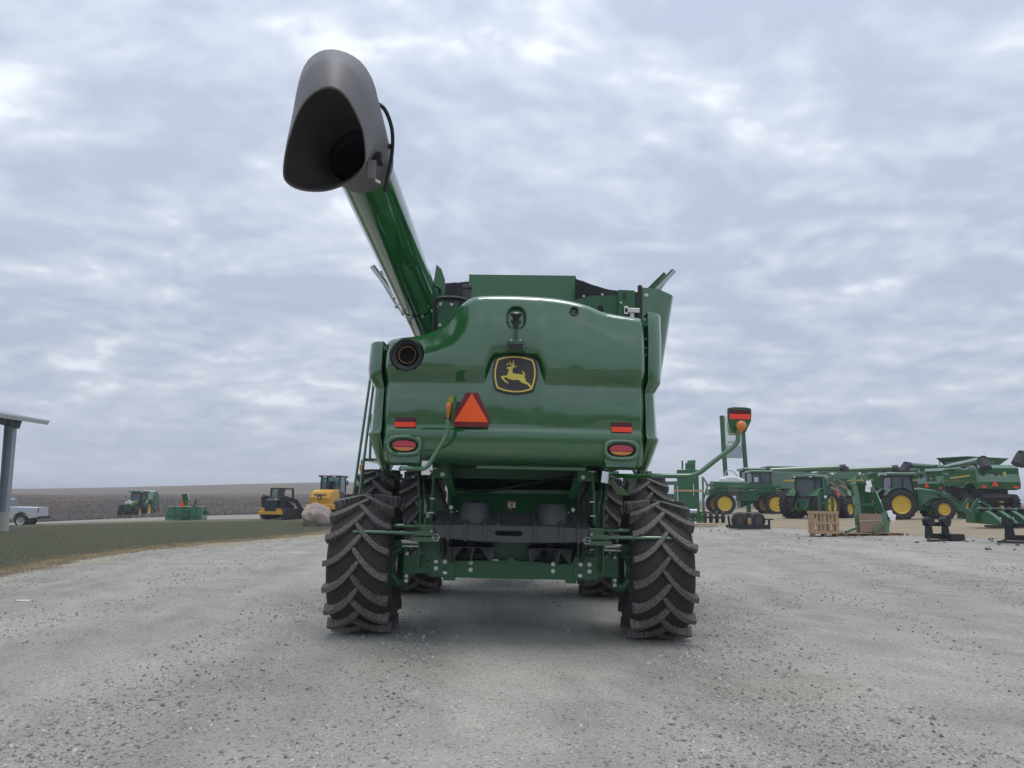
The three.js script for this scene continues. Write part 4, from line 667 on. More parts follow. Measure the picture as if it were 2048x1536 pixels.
{ // pickup
  const t = thing('pickup_truck', 'silver pickup truck parked on the road behind the shed column', 'pickup truck', -37.4, -57.5, -80);
  new MB().prof([[-2.75, 0.62], [-2.78, 1.36], [-0.75, 1.40], [-0.70, 1.40], [-0.35, 1.42], [1.15, 1.40], [2.75, 1.22], [2.85, 0.62], [2.45, 0.55], [2.3, 0.85], [1.95, 1.0], [1.6, 0.85], [1.45, 0.52], [-1.15, 0.52], [-1.3, 0.88], [-1.65, 1.04], [-2.0, 0.88], [-2.15, 0.55]], 1.95, 0.05).build('body', std(lin(0.50, 0.53, 0.58), 0.3, 0.3), t);
  new MB().prof([[-0.75, 1.38], [-0.55, 1.92], [-0.2, 1.98], [0.7, 1.96], [1.3, 1.40]], 1.75, 0.06).build('cab_glass', M.glass, t);
  new MB().prof([[-0.50, 1.93], [-0.2, 2.0], [0.75, 1.98], [0.6, 1.92]], 1.72, 0.02).box(1.76, 0.5, 0.12, 0, 1.66, 0.15).build('cab_roof', std(lin(0.50, 0.53, 0.58), 0.3, 0.3), t);
  for (const s of [-1, 1]) { new MB().rbox(0.05, 0.36, 0.2, 0.01, s * 0.94, 1.15, -2.72).build('tail_lamp', M.lampRed, t); for (const z of [-1.65, 1.95]) { const w = makeWheel('wheel', t, 0.42, 0.27, 0.26, { n: 22, lug: 0.012, lw: 0.03, spread: 0.1, far: true, squash: 0.02, rim: M.silver, dish: s * 0.06, barRubber: [0.04, 0.04, 0.04] }); w.position.set(s * 0.85, 0.40, z); } }
  new MB().rbox(1.9, 0.2, 0.15, 0.03, 0, 0.62, -2.85).build('bumper', M.black, t);
}
// tractor: local z forward, origin on the ground under the rear axle
function tractor(label, x, z, turn, o = {}) {
  const { duals = false, loader = false, triangle = false, rotate = 0, scale = 1 } = o;
  const t = thing('tractor', label, 'tractor', x, z, turn); t.scale.setScalar(scale);
  new MB().prof([[0.95, 1.0], [0.95, 1.92], [1.4, 1.98], [2.6, 1.80], [3.15, 1.62], [3.25, 1.35], [3.2, 0.95], [2.6, 0.9], [1.2, 0.9]], 0.86, 0.08).build('bonnet', M.green, t);
  for (const s of [-1, 1]) new MB().rbox(0.012, 0.06, 1.25, 0.004, s * 0.432, 1.66, 1.95, 0.10).build('stripe', M.yellow, t);
  new MB().rbox(0.68, 0.45, 0.03, 0.02, 0, 1.22, 3.24).build('grille', M.black, t);
  for (const s of [-1, 1]) new MB().rbox(0.22, 0.09, 0.04, 0.02, s * 0.2, 1.58, 3.20).build('headlight', M.white, t);
  new MB().rbox(0.5, 0.5, 3.1, 0.06, 0, 0.8, 1.2).rbox(1.6, 0.22, 0.24, 0.04, 0, 0.68, 2.55).cyl(0.16, 0.16, V(-1.0, 0.98, 0), V(1.0, 0.98, 0), 16).rbox(0.8, 0.7, 0.5, 0.05, 0, 0.95, -0.35).build('chassis', M.greenFlat, t);
  // cab
  const posts = new MB(); for (const [px, pz0, pz1] of [[-0.72, -0.45, -0.35], [0.72, -0.45, -0.35], [-0.78, 0.30, 0.25], [0.78, 0.30, 0.25], [-0.56, 1.05, 0.85], [0.56, 1.05, 0.85]]) posts.bar(V(px, 1.30, pz0), V(px * 0.96, 2.72, pz1), 0.09, 0.09); posts.rbox(1.45, 0.3, 1.5, 0.05, 0, 1.35, 0.25).build('cab_frame', M.black, t);
  const pane = (n, a, b, c, d) => new MB().quad(a, b, c, d, 0.012).build(n, M.glass, t);
  pane('windscreen', V(-0.54, 1.5, 1.03), V(0.54, 1.5, 1.03), V(0.52, 2.70, 0.84), V(-0.52, 2.70, 0.84)); pane('rear_window', V(-0.70, 1.5, -0.44), V(0.70, 1.5, -0.44), V(0.67, 2.70, -0.35), V(-0.67, 2.70, -0.35));
  for (const s of [-1, 1]) { pane('side_window', V(s * 0.72, 1.45, -0.42), V(s * 0.78, 1.45, 0.26), V(s * 0.75, 2.70, 0.22), V(s * 0.70, 2.70, -0.34)); pane('door_glass', V(s * 0.78, 1.0, 0.34), V(s * 0.57, 1.2, 1.0), V(s * 0.54, 2.70, 0.82), V(s * 0.75, 2.70, 0.28)); }
  new MB().rbox(1.72, 0.20, 1.75, 0.07, 0, 2.83, 0.22).build('roof', M.green, t);
  new MB().rbox(1.60, 0.08, 1.65, 0.02, 0, 2.71, 0.22).build('roof_liner', M.black, t);
  for (const s of [-1, 1]) for (const dz of [-0.66, 1.10]) new MB().rbox(0.18, 0.07, 0.03, 0.01, s * 0.6, 2.77, dz).build('work_light', M.white, t);
  new MB().cyl(0.05, 0.05, V(0.55, 1.5, 1.12), V(0.55, 2.55, 1.12), 12).cyl(0.09, 0.09, V(0.55, 1.7, 1.12), V(0.55, 2.2, 1.12), 14).build('exhaust_stack', M.black, t);
  for (const s of [-1, 1]) { // mudguards
    const f = gridGeo(10, 3, (i, j) => { const a = lerp(10, 150, i / 10) * R, r = 1.06 + (j === 0 || j === 3 ? -0.05 : 0); return [s * lerp(0.55, 1.12, j / 3), 0.98 + Math.sin(a) * r, Math.cos(a) * r * (a > 1.57 ? 1 : 0.9)]; }); mesh('mudguard', f, std(lin(0.016, 0.100, 0.028), 0.4, 0, { side: THREE.DoubleSide }), t);
    new MB().rbox(0.06, 0.12, 0.05, 0.01, s * 1.0, 1.78, -0.80).build('tail_lamp', M.lampRed, t);
    new MB().rbox(0.05, 0.26, 0.14, 0.02, s * 1.12, 2.25, 0.95).cyl(0.015, 0.015, V(s * 0.6, 2.45, 0.95), V(s * 1.12, 2.38, 0.95), 8).build('mirror', M.black, t);
    for (const [k, xx] of (duals ? [[0, 0.90], [1, 1.48]] : [[0, 0.92]])) { const w = makeWheel('rear_wheel', t, 0.98, 0.50, 0.56, { n: 20, far: true, lug: 0.05, lw: 0.05, spread: 0.2, dish: s * 0.06, dir: 1, squash: 0.05, barRubber: [0.05, 0.048, 0.047] }); w.position.set(s * xx, 0.93, 0); if (s < 0) {} }
    for (const xx of duals ? [0.86, 1.36] : [0.88]) { const w = makeWheel('front_wheel', t, 0.71, 0.42, 0.36, { n: 18, far: true, lug: 0.04, lw: 0.04, spread: 0.17, dish: s * 0.08, dir: 1, squash: 0.04, barRubber: [0.05, 0.048, 0.047] }); w.position.set(s * xx, 0.67, 2.55); }
    new MB().quad(V(s * 0.7, 1.32, 2.1), V(s * 1.1, 1.32, 2.1), V(s * 1.1, 1.36, 2.9), V(s * 0.7, 1.36, 2.9), 0.03).build('front_mudguard', M.black, t);
  }
  new MB().bar(V(-0.35, 0.75, -0.6), V(-0.45, 0.55, -1.35), 0.06, 0.10).bar(V(0.35, 0.75, -0.6), V(0.45, 0.55, -1.35), 0.06, 0.10).bar(V(-0.4, 1.35, -0.55), V(-0.43, 0.65, -1.05), 0.05, 0.05).bar(V(0.4, 1.35, -0.55), V(0.43, 0.65, -1.05), 0.05, 0.05).bar(V(0, 1.1, -0.6), V(0, 1.2, -1.1), 0.07, 0.07).build('hitch', M.greenFlat, t);
  if (triangle) new MB().ext([[-0.22, -0.18], [0.22, -0.18], [0, 0.22]], 0.012, 0.002, 0.15, 1.70, -0.62, 0, Math.PI, 0).build('slow_vehicle_triangle', M.redOrange, t);
  if (loader) {
    const l = part('front_loader', t);
    for (const s of [-1, 1]) new MB().bar(V(s * 0.55, 0.9, 1.35), V(s * 0.60, 1.85, 1.30), 0.12, 0.25).bar(V(s * 0.60, 1.75, 1.25), V(s * 0.60, 1.68, 2.6), 0.11, 0.24).bar(V(s * 0.60, 1.68, 2.5), V(s * 0.60, 0.45, 4.15), 0.11, 0.26).bar(V(s * 0.60, 0.9, 1.6), V(s * 0.60, 1.15, 2.5), 0.08, 0.08).bar(V(s * 0.60, 1.80, 2.75), V(s * 0.60, 0.85, 4.05), 0.07, 0.07).build('arm', M.greenFlat, l);
    new MB().cyl(0.06, 0.06, V(-0.62, 0.55, 4.1), V(0.62, 0.55, 4.1), 12).bar(V(0.62, 0.45, 4.15), V(0.62, 1.35, 4.75), 0.10, 0.14).bar(V(-0.62, 0.45, 4.15), V(-0.62, 1.35, 4.75), 0.10, 0.14).bar(V(0.62, 1.33, 4.72), V(0.62, 0.75, 5.6), 0.08, 0.12).bar(V(-0.62, 1.33, 4.72), V(-0.62, 0.75, 5.6), 0.08, 0.12).bar(V(0.62, 0.78, 5.58), V(0.62, 0.30, 5.62), 0.08, 0.10).bar(V(-0.62, 0.78, 5.58), V(-0.62, 0.30, 5.62), 0.08, 0.10).prof([[4.1, 0.10], [4.15, 0.55], [4.35, 0.70], [4.8, 0.62], [4.85, 0.12], [4.5, 0.0]], 1.9, 0.02).build('grapple', M.greenFlat, l);
  }
  return t;
}
const lt = tractor('green tractor with yellow wheels parked by the far road, hitched to a baler', -41.2, -86.5, 6, { scale: 1.0 });
{ // round baler behind the far tractor
  const b = thing('round_baler', 'green round baler standing behind the tractor on the far road', 'baler', -43.9, -92.2, 6);
  new MB().prof([[-1.4, 0.7], [-1.7, 1.6], [-1.2, 2.6], [-0.3, 2.95], [0.6, 2.75], [1.1, 1.9], [1.2, 0.9], [0.4, 0.6]], 1.7, 0.06, 0.9).build('bale_chamber', M.green, b);
  new MB().rbox(0.04, 1.0, 1.2, 0.02, 1.78, 1.8, -0.2).build('side_shield', M.greenFlat, b);
  new MB().bar(V(0.9, 0.7, 1.1), V(0.4, 0.6, 3.6), 0.14, 0.14).build('drawbar', M.greenFlat, b);
  new MB().rbox(0.3, 0.14, 0.02, 0.01, 1.2, 1.85, 1.16).build('label_panel', M.white, b);
  for (const s of [-1, 1]) { const w = makeWheel('wheel', b, 0.55, 0.4, 0.25, { n: 16, far: true, lug: 0.02, squash: 0.03, dish: s * 0.08 }); w.position.set(0.9 + s * 1.05, 0.52, -0.1); }
}
{ // snow blower left at the lawn's edge
  const b = thing('snow_blower', 'green tractor snow blower standing at the lawn edge, orange triangle on top', 'snow blower', -24.6, -59.3, 180);
  const h = new MB().quad(V(-1.35, 0.05, -0.45), V(1.35, 0.05, -0.45), V(1.35, 0.98, -0.25), V(-1.35, 0.98, -0.25), 0.04).quad(V(-1.35, 0.98, -0.25), V(1.35, 0.98, -0.25), V(1.35, 1.02, 0.25), V(-1.35, 1.02, 0.25), 0.04).box(2.7, 0.06, 0.9, 0, 0.06, 0);
  h.box(2.4, 0.06, 0.05, 0, 0.36, -0.44).box(0.5, 0.6, 0.3, -0.1, 0.5, -0.5).box(0.06, 0.85, 0.05, 0.75, 0.5, -0.42, 0.2).box(0.06, 0.85, 0.05, -0.85, 0.5, -0.42, 0.2).build('housing', M.greenFlat, b);
  for (const s of [-1, 1]) new MB().ext([[-0.5, 0.02], [0.5, 0.02], [0.45, 0.5], [0.25, 1.02], [-0.35, 1.02], [-0.5, 0.6]], 0.05, 0.008, s * 1.36 - 0.025, 0, 0, 0, Math.PI / 2, 0).build('end_plate', M.green, b);
  new MB().cyl(0.09, 0.09, V(-1.3, 0.45, 0.0), V(1.3, 0.45, 0.0), 14).build('auger_shaft', M.greenFlat, b);
  for (let k = 0; k < 9; k++) new MB().add(new THREE.TorusGeometry(0.26, 0.03, 6, 20).rotateY(Math.PI / 2 + (k < 4 ? 0.35 : -0.35)), new THREE.Matrix4().setPosition(-1.1 + k * 0.275, 0.45, 0)).build('auger_flight', M.greenFlat, b);
  new MB().bar(V(0.05, 1.0, -0.1), V(0.02, 1.55, -0.1), 0.40, 0.32).bar(V(0.02, 1.5, -0.1), V(0.15, 2.02, -0.2), 0.42, 0.36).build('discharge_chute', M.green, b);
  new MB().bar(V(-0.6, 1.0, -0.2), V(-0.75, 1.5, -0.2), 0.05, 0.3).bar(V(-0.75, 1.2, -0.2), V(-0.7, 1.65, -0.15), 0.08, 0.06).build('hitch_mast', M.greenFlat, b);
  new MB().ext([[-0.21, -0.18], [0.21, -0.18], [0, 0.21]], 0.012, 0.003, 0.20, 1.25, -0.46).build('slow_vehicle_triangle', M.redOrange, b);
  new MB().box(0.60, 0.05, 0.03, -0.05, 1.05, -0.34).build('white_strip', M.white, b);
  new MB().box(0.34, 0.05, 0.02, 0.85, 1.0, -0.33).box(0.28, 0.05, 0.02, -0.95, 1.0, -0.33).build('red_reflector', M.darkRed, b);
  new MB().rbox(0.28, 0.30, 0.4, 0.03, -1.56, 0.58, 0).build('chain_case', M.greenFlat, b);
}
{ // compact track loader from behind
  const t = thing('track_loader', 'black and yellow compact track loader with its rear grille to the yard', 'track loader', -16.6, -56.5, 180 - 14);
  const Y = M.loaderYellow, K = std(lin(0.028, 0.031, 0.038), 0.45);
  new MB().rbox(1.0, 0.9, 0.12, 0.04, 0, 0.95, -1.42).build('rear_grille', M.black, t);
  new MB().prof([[-1.38, 0.45], [-1.38, 1.38], [-1.1, 1.52], [-0.3, 1.5], [0.9, 1.0], [1.1, 0.5], [0.6, 0.35], [-1.2, 0.35]], 1.0, 0.04).build('body', K, t);
  new MB().rbox(1.85, 0.22, 0.28, 0.03, 0, 0.50, -1.45).rbox(0.3, 0.26, 0.3, 0.03, -0.62, 0.68, -1.36).rbox(0.34, 0.30, 0.3, 0.03, 0.62, 0.70, -1.36).build('rear_bumper', Y, t);
  const cf = new MB(); for (const [x, z0, z1] of [[-0.5, -0.75, -0.6], [0.5, -0.75, -0.6], [-0.5, 0.75, 0.6], [0.5, 0.75, 0.6]]) cf.bar(V(x, 1.35, z0), V(x, 2.2, z1), 0.11, 0.11); cf.rbox(1.12, 0.10, 1.5, 0.03, 0, 2.22, 0).build('cab_frame', K, t);
  new MB().rbox(0.82, 0.07, 0.9, 0.02, -0.04, 2.285, -0.25).build('roof_panel', std(lin(0.42, 0.30, 0.12), 0.5), t);
  new MB().quad(V(-0.44, 1.5, -0.74), V(0.44, 1.5, -0.74), V(0.44, 2.15, -0.62), V(-0.44, 2.15, -0.62), 0.01).build('rear_window', M.glassClear, t);
  new MB().rbox(0.5, 0.75, 0.2, 0.06, 0.1, 1.75, 0.0).build('seat', K, t);
  for (const s of [-1, 1]) {
    new MB().prof([[-1.15, 0.18], [-1.25, 0.5], [-0.95, 0.82], [0.7, 0.80], [1.15, 0.42], [1.0, 0.06], [-0.8, 0.03]], 0.36, 0.03, s * 0.76).build('track', M.rubberFar, t);
    for (let k = 0; k < 11; k++) { const tt = k / 10; new MB().box(0.37, 0.035, 0.05, s * 0.76, lerp(0.08, 0.78, tt), lerp(-1.20, -1.16, tt) - 0.06 * Math.sin(tt * 3.14)).build('track_lug', std(lin(0.10, 0.10, 0.10), 0.8), t); }
    new MB().bar(V(s * 0.74, 1.62, -1.25), V(s * 0.74, 1.30, 0.8), 0.16, 0.28).bar(V(s * 0.74, 1.35, 0.7), V(s * 0.70, 0.45, 1.9), 0.16, 0.26).bar(V(s * 0.74, 0.9, -1.1), V(s * 0.74, 1.65, -1.28), 0.18, 0.3).build('lift_arm', K, t);
  }
  new MB().prof([[1.95, 0.03], [1.9, 0.75], [2.05, 0.78], [2.4, 0.10], [2.75, 0.03]], 1.9, 0.02).build('bucket', K, t);
  new MB().ball(0.05, -0.3, 1.46, -1.36, 1.4, 1, 0.6).build('beacon', M.white, t);
}
{ // wheel loader from behind
  const t = thing('wheel_loader', 'yellow wheel loader with a glazed cab, behind the boulder', 'wheel loader', -13.4, -58.5, 180 - 6);
  const Y = M.loaderYellow, K = std(lin(0.03, 0.034, 0.04), 0.45);
  new MB().prof([[-2.7, 0.95], [-2.75, 1.55], [-2.55, 1.95], [-1.9, 2.12], [-0.6, 2.15], [-0.5, 1.0]], 1.5, 0.10).build('engine_hood', Y, t);
  new MB().rbox(2.0, 0.35, 0.9, 0.05, 0, 0.88, -2.4).build('counterweight', Y, t);
  new MB().cyl(0.16, 0.16, V(0, 1.55, -2.72), V(0, 1.55, -2.77), 20).build('emblem', M.black, t);
  new MB().ext([[-0.09, -0.05], [-0.02, 0.01], [-0.03, 0.09], [0.03, 0.03], [0.10, -0.04], [0.02, -0.04], [0, -0.07]], 0.006, 0, 0, 1.55, -2.775, 0, Math.PI, 0).build('emblem_mark', M.white, t);
  new MB().prof([[-2.73, 1.74], [-2.7, 1.80], [-2.6, 1.80], [-2.6, 1.74]], 0.9, 0.005).build('hood_slot', K, t);
  const cf = new MB(); for (const [x, z0] of [[-0.72, -0.55], [0.72, -0.55], [-0.72, 0.8], [0.72, 0.8]]) cf.bar(V(x, 1.9, z0), V(x * 0.96, 3.05, z0 * 0.95), 0.12, 0.12); cf.rbox(1.75, 0.14, 1.75, 0.05, 0, 3.12, 0.1).rbox(1.5, 0.9, 1.4, 0.05, 0, 1.55, 0.1).build('cab_frame', K, t);
  new MB().quad(V(-0.68, 2.0, -0.58), V(0.68, 2.0, -0.58), V(0.64, 3.02, -0.54), V(-0.64, 3.02, -0.54), 0.01).build('rear_window', M.glassClear, t);
  new MB().quad(V(-0.68, 2.0, 0.83), V(0.68, 2.0, 0.83), V(0.64, 3.02, 0.78), V(-0.64, 3.02, 0.78), 0.01).build('windscreen', M.glassClear, t);
  for (const s of [-1, 1]) { new MB().quad(V(s * 0.74, 2.0, -0.5), V(s * 0.74, 2.0, 0.75), V(s * 0.71, 3.02, 0.7), V(s * 0.71, 3.02, -0.46), 0.01).build('side_window', M.glassClear, t); new MB().rbox(0.1, 0.34, 0.2, 0.03, s * 1.02, 2.65, 0.3).cyl(0.02, 0.02, V(s * 0.75, 3.0, 0.4), V(s * 1.02, 2.75, 0.3), 8).build('mirror', K, t);
    for (const dx of [0.28, 0.42]) new MB().ball(0.045, s * dx, 3.09, -0.80).build('work_light', M.white, t);
    for (const z of [-1.3, 1.7]) { const w = makeWheel('wheel', t, 0.72, 0.5, 0.36, { n: 14, far: true, lug: 0.03, squash: 0.03, dish: s * 0.1, rim: Y }); w.position.set(s * 0.85, 0.69, z); } new MB().bar(V(s * 0.5, 1.6, 1.2), V(s * 0.5, 0.6, 3.0), 0.14, 0.3).build('lift_arm', Y, t); }
  new MB().rbox(0.6, 0.8, 0.2, 0.08, 0.1, 2.35, 0.0).build('seat', K, t);
  new MB().cyl(0.06, 0.06, V(-0.55, 2.1, -1.3), V(-0.55, 2.45, -1.3), 12).build('exhaust_stack', K, t);
  new MB().prof([[3.0, 0.05], [2.95, 0.9], [3.1, 0.95], [3.5, 0.15], [3.9, 0.03]], 2.2, 0.02).build('bucket', Y, t);
}
{ // boulder
  const g = mergeVertices(new THREE.IcosahedronGeometry(1, 5).deleteAttribute('normal').deleteAttribute('uv')), p = g.attributes.position;
  for (let i = 0; i < p.count; i++) { const x = p.getX(i), y = p.getY(i), z = p.getZ(i), k = 1 + 0.20 * nz(x * 0.9 + 3, y * 0.9, z * 0.9) + 0.13 * nz(x * 2.3, y * 2.3 + 4, z * 2.3) + 0.08 * nz(x * 6, y * 6, z * 6) + 0.035 * nz(x * 14, y * 14, z * 14); p.setXYZ(i, x * k * 0.86, Math.max(-0.45, y * k * 0.78 - 0.14 * x), z * k * 0.8); }
  const q = g.toNonIndexed(); colourBy(q, (x, z, y) => { const v = 0.85 + 0.5 * fbm(x * 2.2, y * 2.2 + z, 3, 4), t = smooth(-0.1, 0.3, fbm(x * 1.3, y * 1.7, z + 8, 3)); return [lerp(0.34, 0.43, t) * v, lerp(0.275, 0.33, t) * v, lerp(0.24, 0.275, t) * v]; });
  const b = mesh('boulder', toCreasedNormals(q, 0.7), std(lin(1, 1, 1), 0.95, 0, { vertexColors: true })); b.position.set(-10.35, gh(-10.35, -42) + 0.42, -42); tag(b, 'rounded pinkish grey boulder on the lawn edge behind the left rear tyre', 'boulder');
}
// ---------- machinery on the right ----------
{ // tall green implement strapped with a wooden batten
  const t = thing('upright_implement', 'tall narrow green sheet-metal implement stood upright with a wooden batten across it', 'implement', 10.25, -45, -6);
  new MB().rbox(1.20, 2.75, 0.5, 0.03, 0, 1.78, 0).build('sheet_body', M.greenFlat, t);
  new MB().box(0.09, 2.3, 0.09, -0.78, 1.35, 0.25).box(0.11, 2.6, 0.11, 0.82, 1.45, 0.25).bar(V(0.85, 2.7, 0.2), V(1.15, 2.3, -0.1), 0.07, 0.07).bar(V(1.15, 2.3, -0.1), V(0.85, 1.4, 0.1), 0.07, 0.07).bar(V(-0.8, 0.3, 0.3), V(0.85, 0.3, 0.3), 0.09, 0.14).bar(V(-0.8, 0.55, 0.3), V(0.85, 0.55, 0.3), 0.07, 0.07).box(0.28, 0.75, 0.3, 0.55, 0.4, 0.3).box(1.8, 0.14, 0.6, 0, 0.08, 0.1).build('frame', M.green, t);
  new MB().box(1.72, 0.11, 0.05, 0.0, 1.95, 0.36).build('wooden_batten', M.wood, t);
  for (const x of [-0.62, 0.28]) new MB().box(0.03, x < 0 ? 1.2 : 0.65, 0.02, x, x < 0 ? 1.6 : 2.0, 0.34).build('strap', M.white, t);
  new MB().cyl(0.15, 0.15, V(-0.55, 0.78, 0.45), V(0.42, 0.78, 0.45), 18).build('cylinder', M.silver, t);
  new MB().rbox(0.55, 0.45, 0.4, 0.05, 0.2, 3.35, -0.3).cyl(0.05, 0.05, V(-0.25, 3.2, -0.3), V(-0.25, 3.7, -0.3), 8).cyl(0.10, 0.10, V(0.05, 3.62, -0.3), V(0.5, 3.66, -0.3), 10).build('top_gearbox', M.greenFlat, t);
}
{ const t = thing('header_reel_frame', 'dark green header frame with raised brackets behind the upright implement', 'implement', 11.8, -66, 0);
  for (const x of [-3.4, -2.9]) new MB().rbox(0.16, 1.6, 0.3, 0.03, x, 2.5, 0).build('bracket', M.greenFlat, t);
  new MB().rbox(1.3, 0.75, 0.6, 0.05, -3.3, 3.35, 0).rbox(1.1, 0.7, 0.6, 0.05, -0.4, 3.4, 0).cyl(0.1, 0.1, V(-3.9, 3.8, 0), V(-3.0, 3.85, 0), 8).build('gearbox', M.greenFlat, t);
  new MB().bar(V(-4.8, 2.75, 0), V(3, 2.75, 0), 0.3, 0.3).bar(V(-4.8, 1.6, 0), V(3, 1.6, 0), 0.3, 0.5).build('beam', M.greenFlat, t);
  for (let k = 0; k < 4; k++) new MB().bar(V(-4.4 + k * 2.2, 0, 0), V(-4.4 + k * 2.2, 2.7, 0), 0.25, 0.4).build('leg', M.greenFlat, t);
  new MB().cyl(0.02, 0.02, V(-1.0, 3.5, 0), V(-1.0, 4.4, 0), 6).build('antenna', M.black, t);
}
{ // self-propelled sprayer side on
  const t = thing('crop_sprayer', 'green self-propelled crop sprayer with a white tank top and narrow tall yellow wheels', 'sprayer', 18.3, -68, 88);
  for (const s of [-1, 1]) for (const z of [0, 4.35]) { const w = makeWheel('wheel', t, 0.95, 0.38, 0.60, { n: 22, far: true, lug: 0.04, lw: 0.04, spread: 0.14, dish: s * 0.05, squash: 0.04, dir: 1, barRubber: [0.05, 0.048, 0.047] }); w.position.set(s * 1.5, 0.91, z); new MB().box(0.16, 1.1, 0.25, s * 1.2, 1.7, z).bar(V(s * 1.5, 0.95, z), V(s * 1.15, 1.0, z), 0.2, 0.2).build('wheel_leg', M.greenFlat, t); }
  new MB().rbox(1.5, 0.5, 6.2, 0.06, 0, 1.85, 2.0).rbox(1.6, 0.9, 1.6, 0.06, 0, 1.6, 2.3).rbox(1.8, 0.6, 1.5, 0.08, 0, 2.1, 3.9).build('chassis', M.greenFlat, t);
  new MB().prof([[0.1, 2.4], [0.1, 3.05], [0.5, 3.32], [1.3, 3.32], [2.0, 3.0], [2.1, 2.4]], 1.5, 0.2).build('tank', M.white, t);
  new MB().rbox(1.9, 0.7, 3.0, 0.1, 0, 2.45, 0.8).build('tank_saddle', M.greenFlat, t);
  new MB().rbox(1.6, 1.3, 1.7, 0.12, 0, 2.95, 3.4).build('cab', M.glass, t);
  const pf = new MB(); for (const [x, z] of [[-0.8, 2.6], [0.8, 2.6], [-0.8, 4.2], [0.8, 4.2], [-0.81, 3.3]]) pf.box(0.08, 1.35, 0.10, x, 2.95, z); pf.build('cab_post', M.black, t);
  new MB().rbox(1.8, 0.22, 2.0, 0.08, 0, 3.68, 3.4).build('cab_roof', M.green, t);
  new MB().rbox(0.012, 0.42, 0.36, 0.004, -0.81, 3.0, 2.95).build('window_sticker', std(lin(0.45, 0.6, 0.6), 0.4), t);
  const bm = new MB().bar(V(-1.75, 2.45, -1.6), V(-1.75, 2.28, 6.0), 0.14, 0.16).bar(V(-1.75, 2.75, -1.2), V(-1.75, 2.42, 5.8), 0.10, 0.08).bar(V(-1.75, 2.05, -1.5), V(-1.75, 2.0, 4.2), 0.08, 0.10);
  for (let k = 0; k < 12; k++) bm.bar(V(-1.75, 2.42, -1.4 + k * 0.6), V(-1.75, 2.72 - k * 0.025, -1.1 + k * 0.6), 0.04, 0.05);
  bm.build('folded_boom', M.green, t);
  new MB().hose([V(-0.6, 3.2, 0.2), V(-0.6, 3.7, 0.5), V(-0.6, 3.75, 0.9), V(-0.6, 3.3, 1.4)], 0.05).build('hose', M.silver, t);
  new MB().rbox(0.02, 0.75, 0.9, 0.01, -0.95, 1.95, 0.9).build('step_panel', std(lin(0.10, 0.09, 0.08), 0.7), t);
}
{ // dealer sign on two green posts
  const t = thing('dealer_sign', 'tall dealer sign with white panel between two curved green posts', 'sign', 21.6, -75, 0);
  for (const [s, x] of [[-1, -1.05], [1, 0.95]]) new MB().sweep([V(x + 0.35, 0, 0), V(x + 0.25, 3, 0), V(x + 0.1, 6, 0), V(x - 0.02 * s, 9.3, 0)], () => 0.22, 10).build('post', M.greenFlat, t);
  const cv = document.createElement('canvas'); cv.width = 256; cv.height = 512; const q = cv.getContext('2d');
  q.fillStyle = '#dfe2e4'; q.fillRect(0, 0, 256, 512); q.fillStyle = '#2d6b36'; q.beginPath(); q.roundRect(38, 40, 180, 190, 46); q.fill(); q.fillStyle = '#c9b84a'; q.beginPath(); q.roundRect(50, 52, 156, 166, 38); q.fill(); q.fillStyle = '#2d6b36'; q.beginPath(); q.roundRect(60, 62, 136, 146, 32); q.fill();
  q.fillStyle = '#20262b'; q.font = 'bold 32px sans-serif'; q.textAlign = 'center'; q.fillText('JOHN DEERE', 128, 330); q.fillStyle = '#a4acb4'; q.fillRect(0, 360, 256, 152); 
  const tx = new THREE.CanvasTexture(cv); tx.colorSpace = THREE.SRGBColorSpace;
  const g = new THREE.PlaneGeometry(1.55, 4.0); g.translate(0.0, 7.2, 0.09); mesh('sign_face', g, std(lin(1, 1, 1), 0.5, 0, { map: tx }), t);
  new MB().box(1.6, 4.05, 0.16, 0, 7.2, 0).build('sign_box', M.white, t);
}
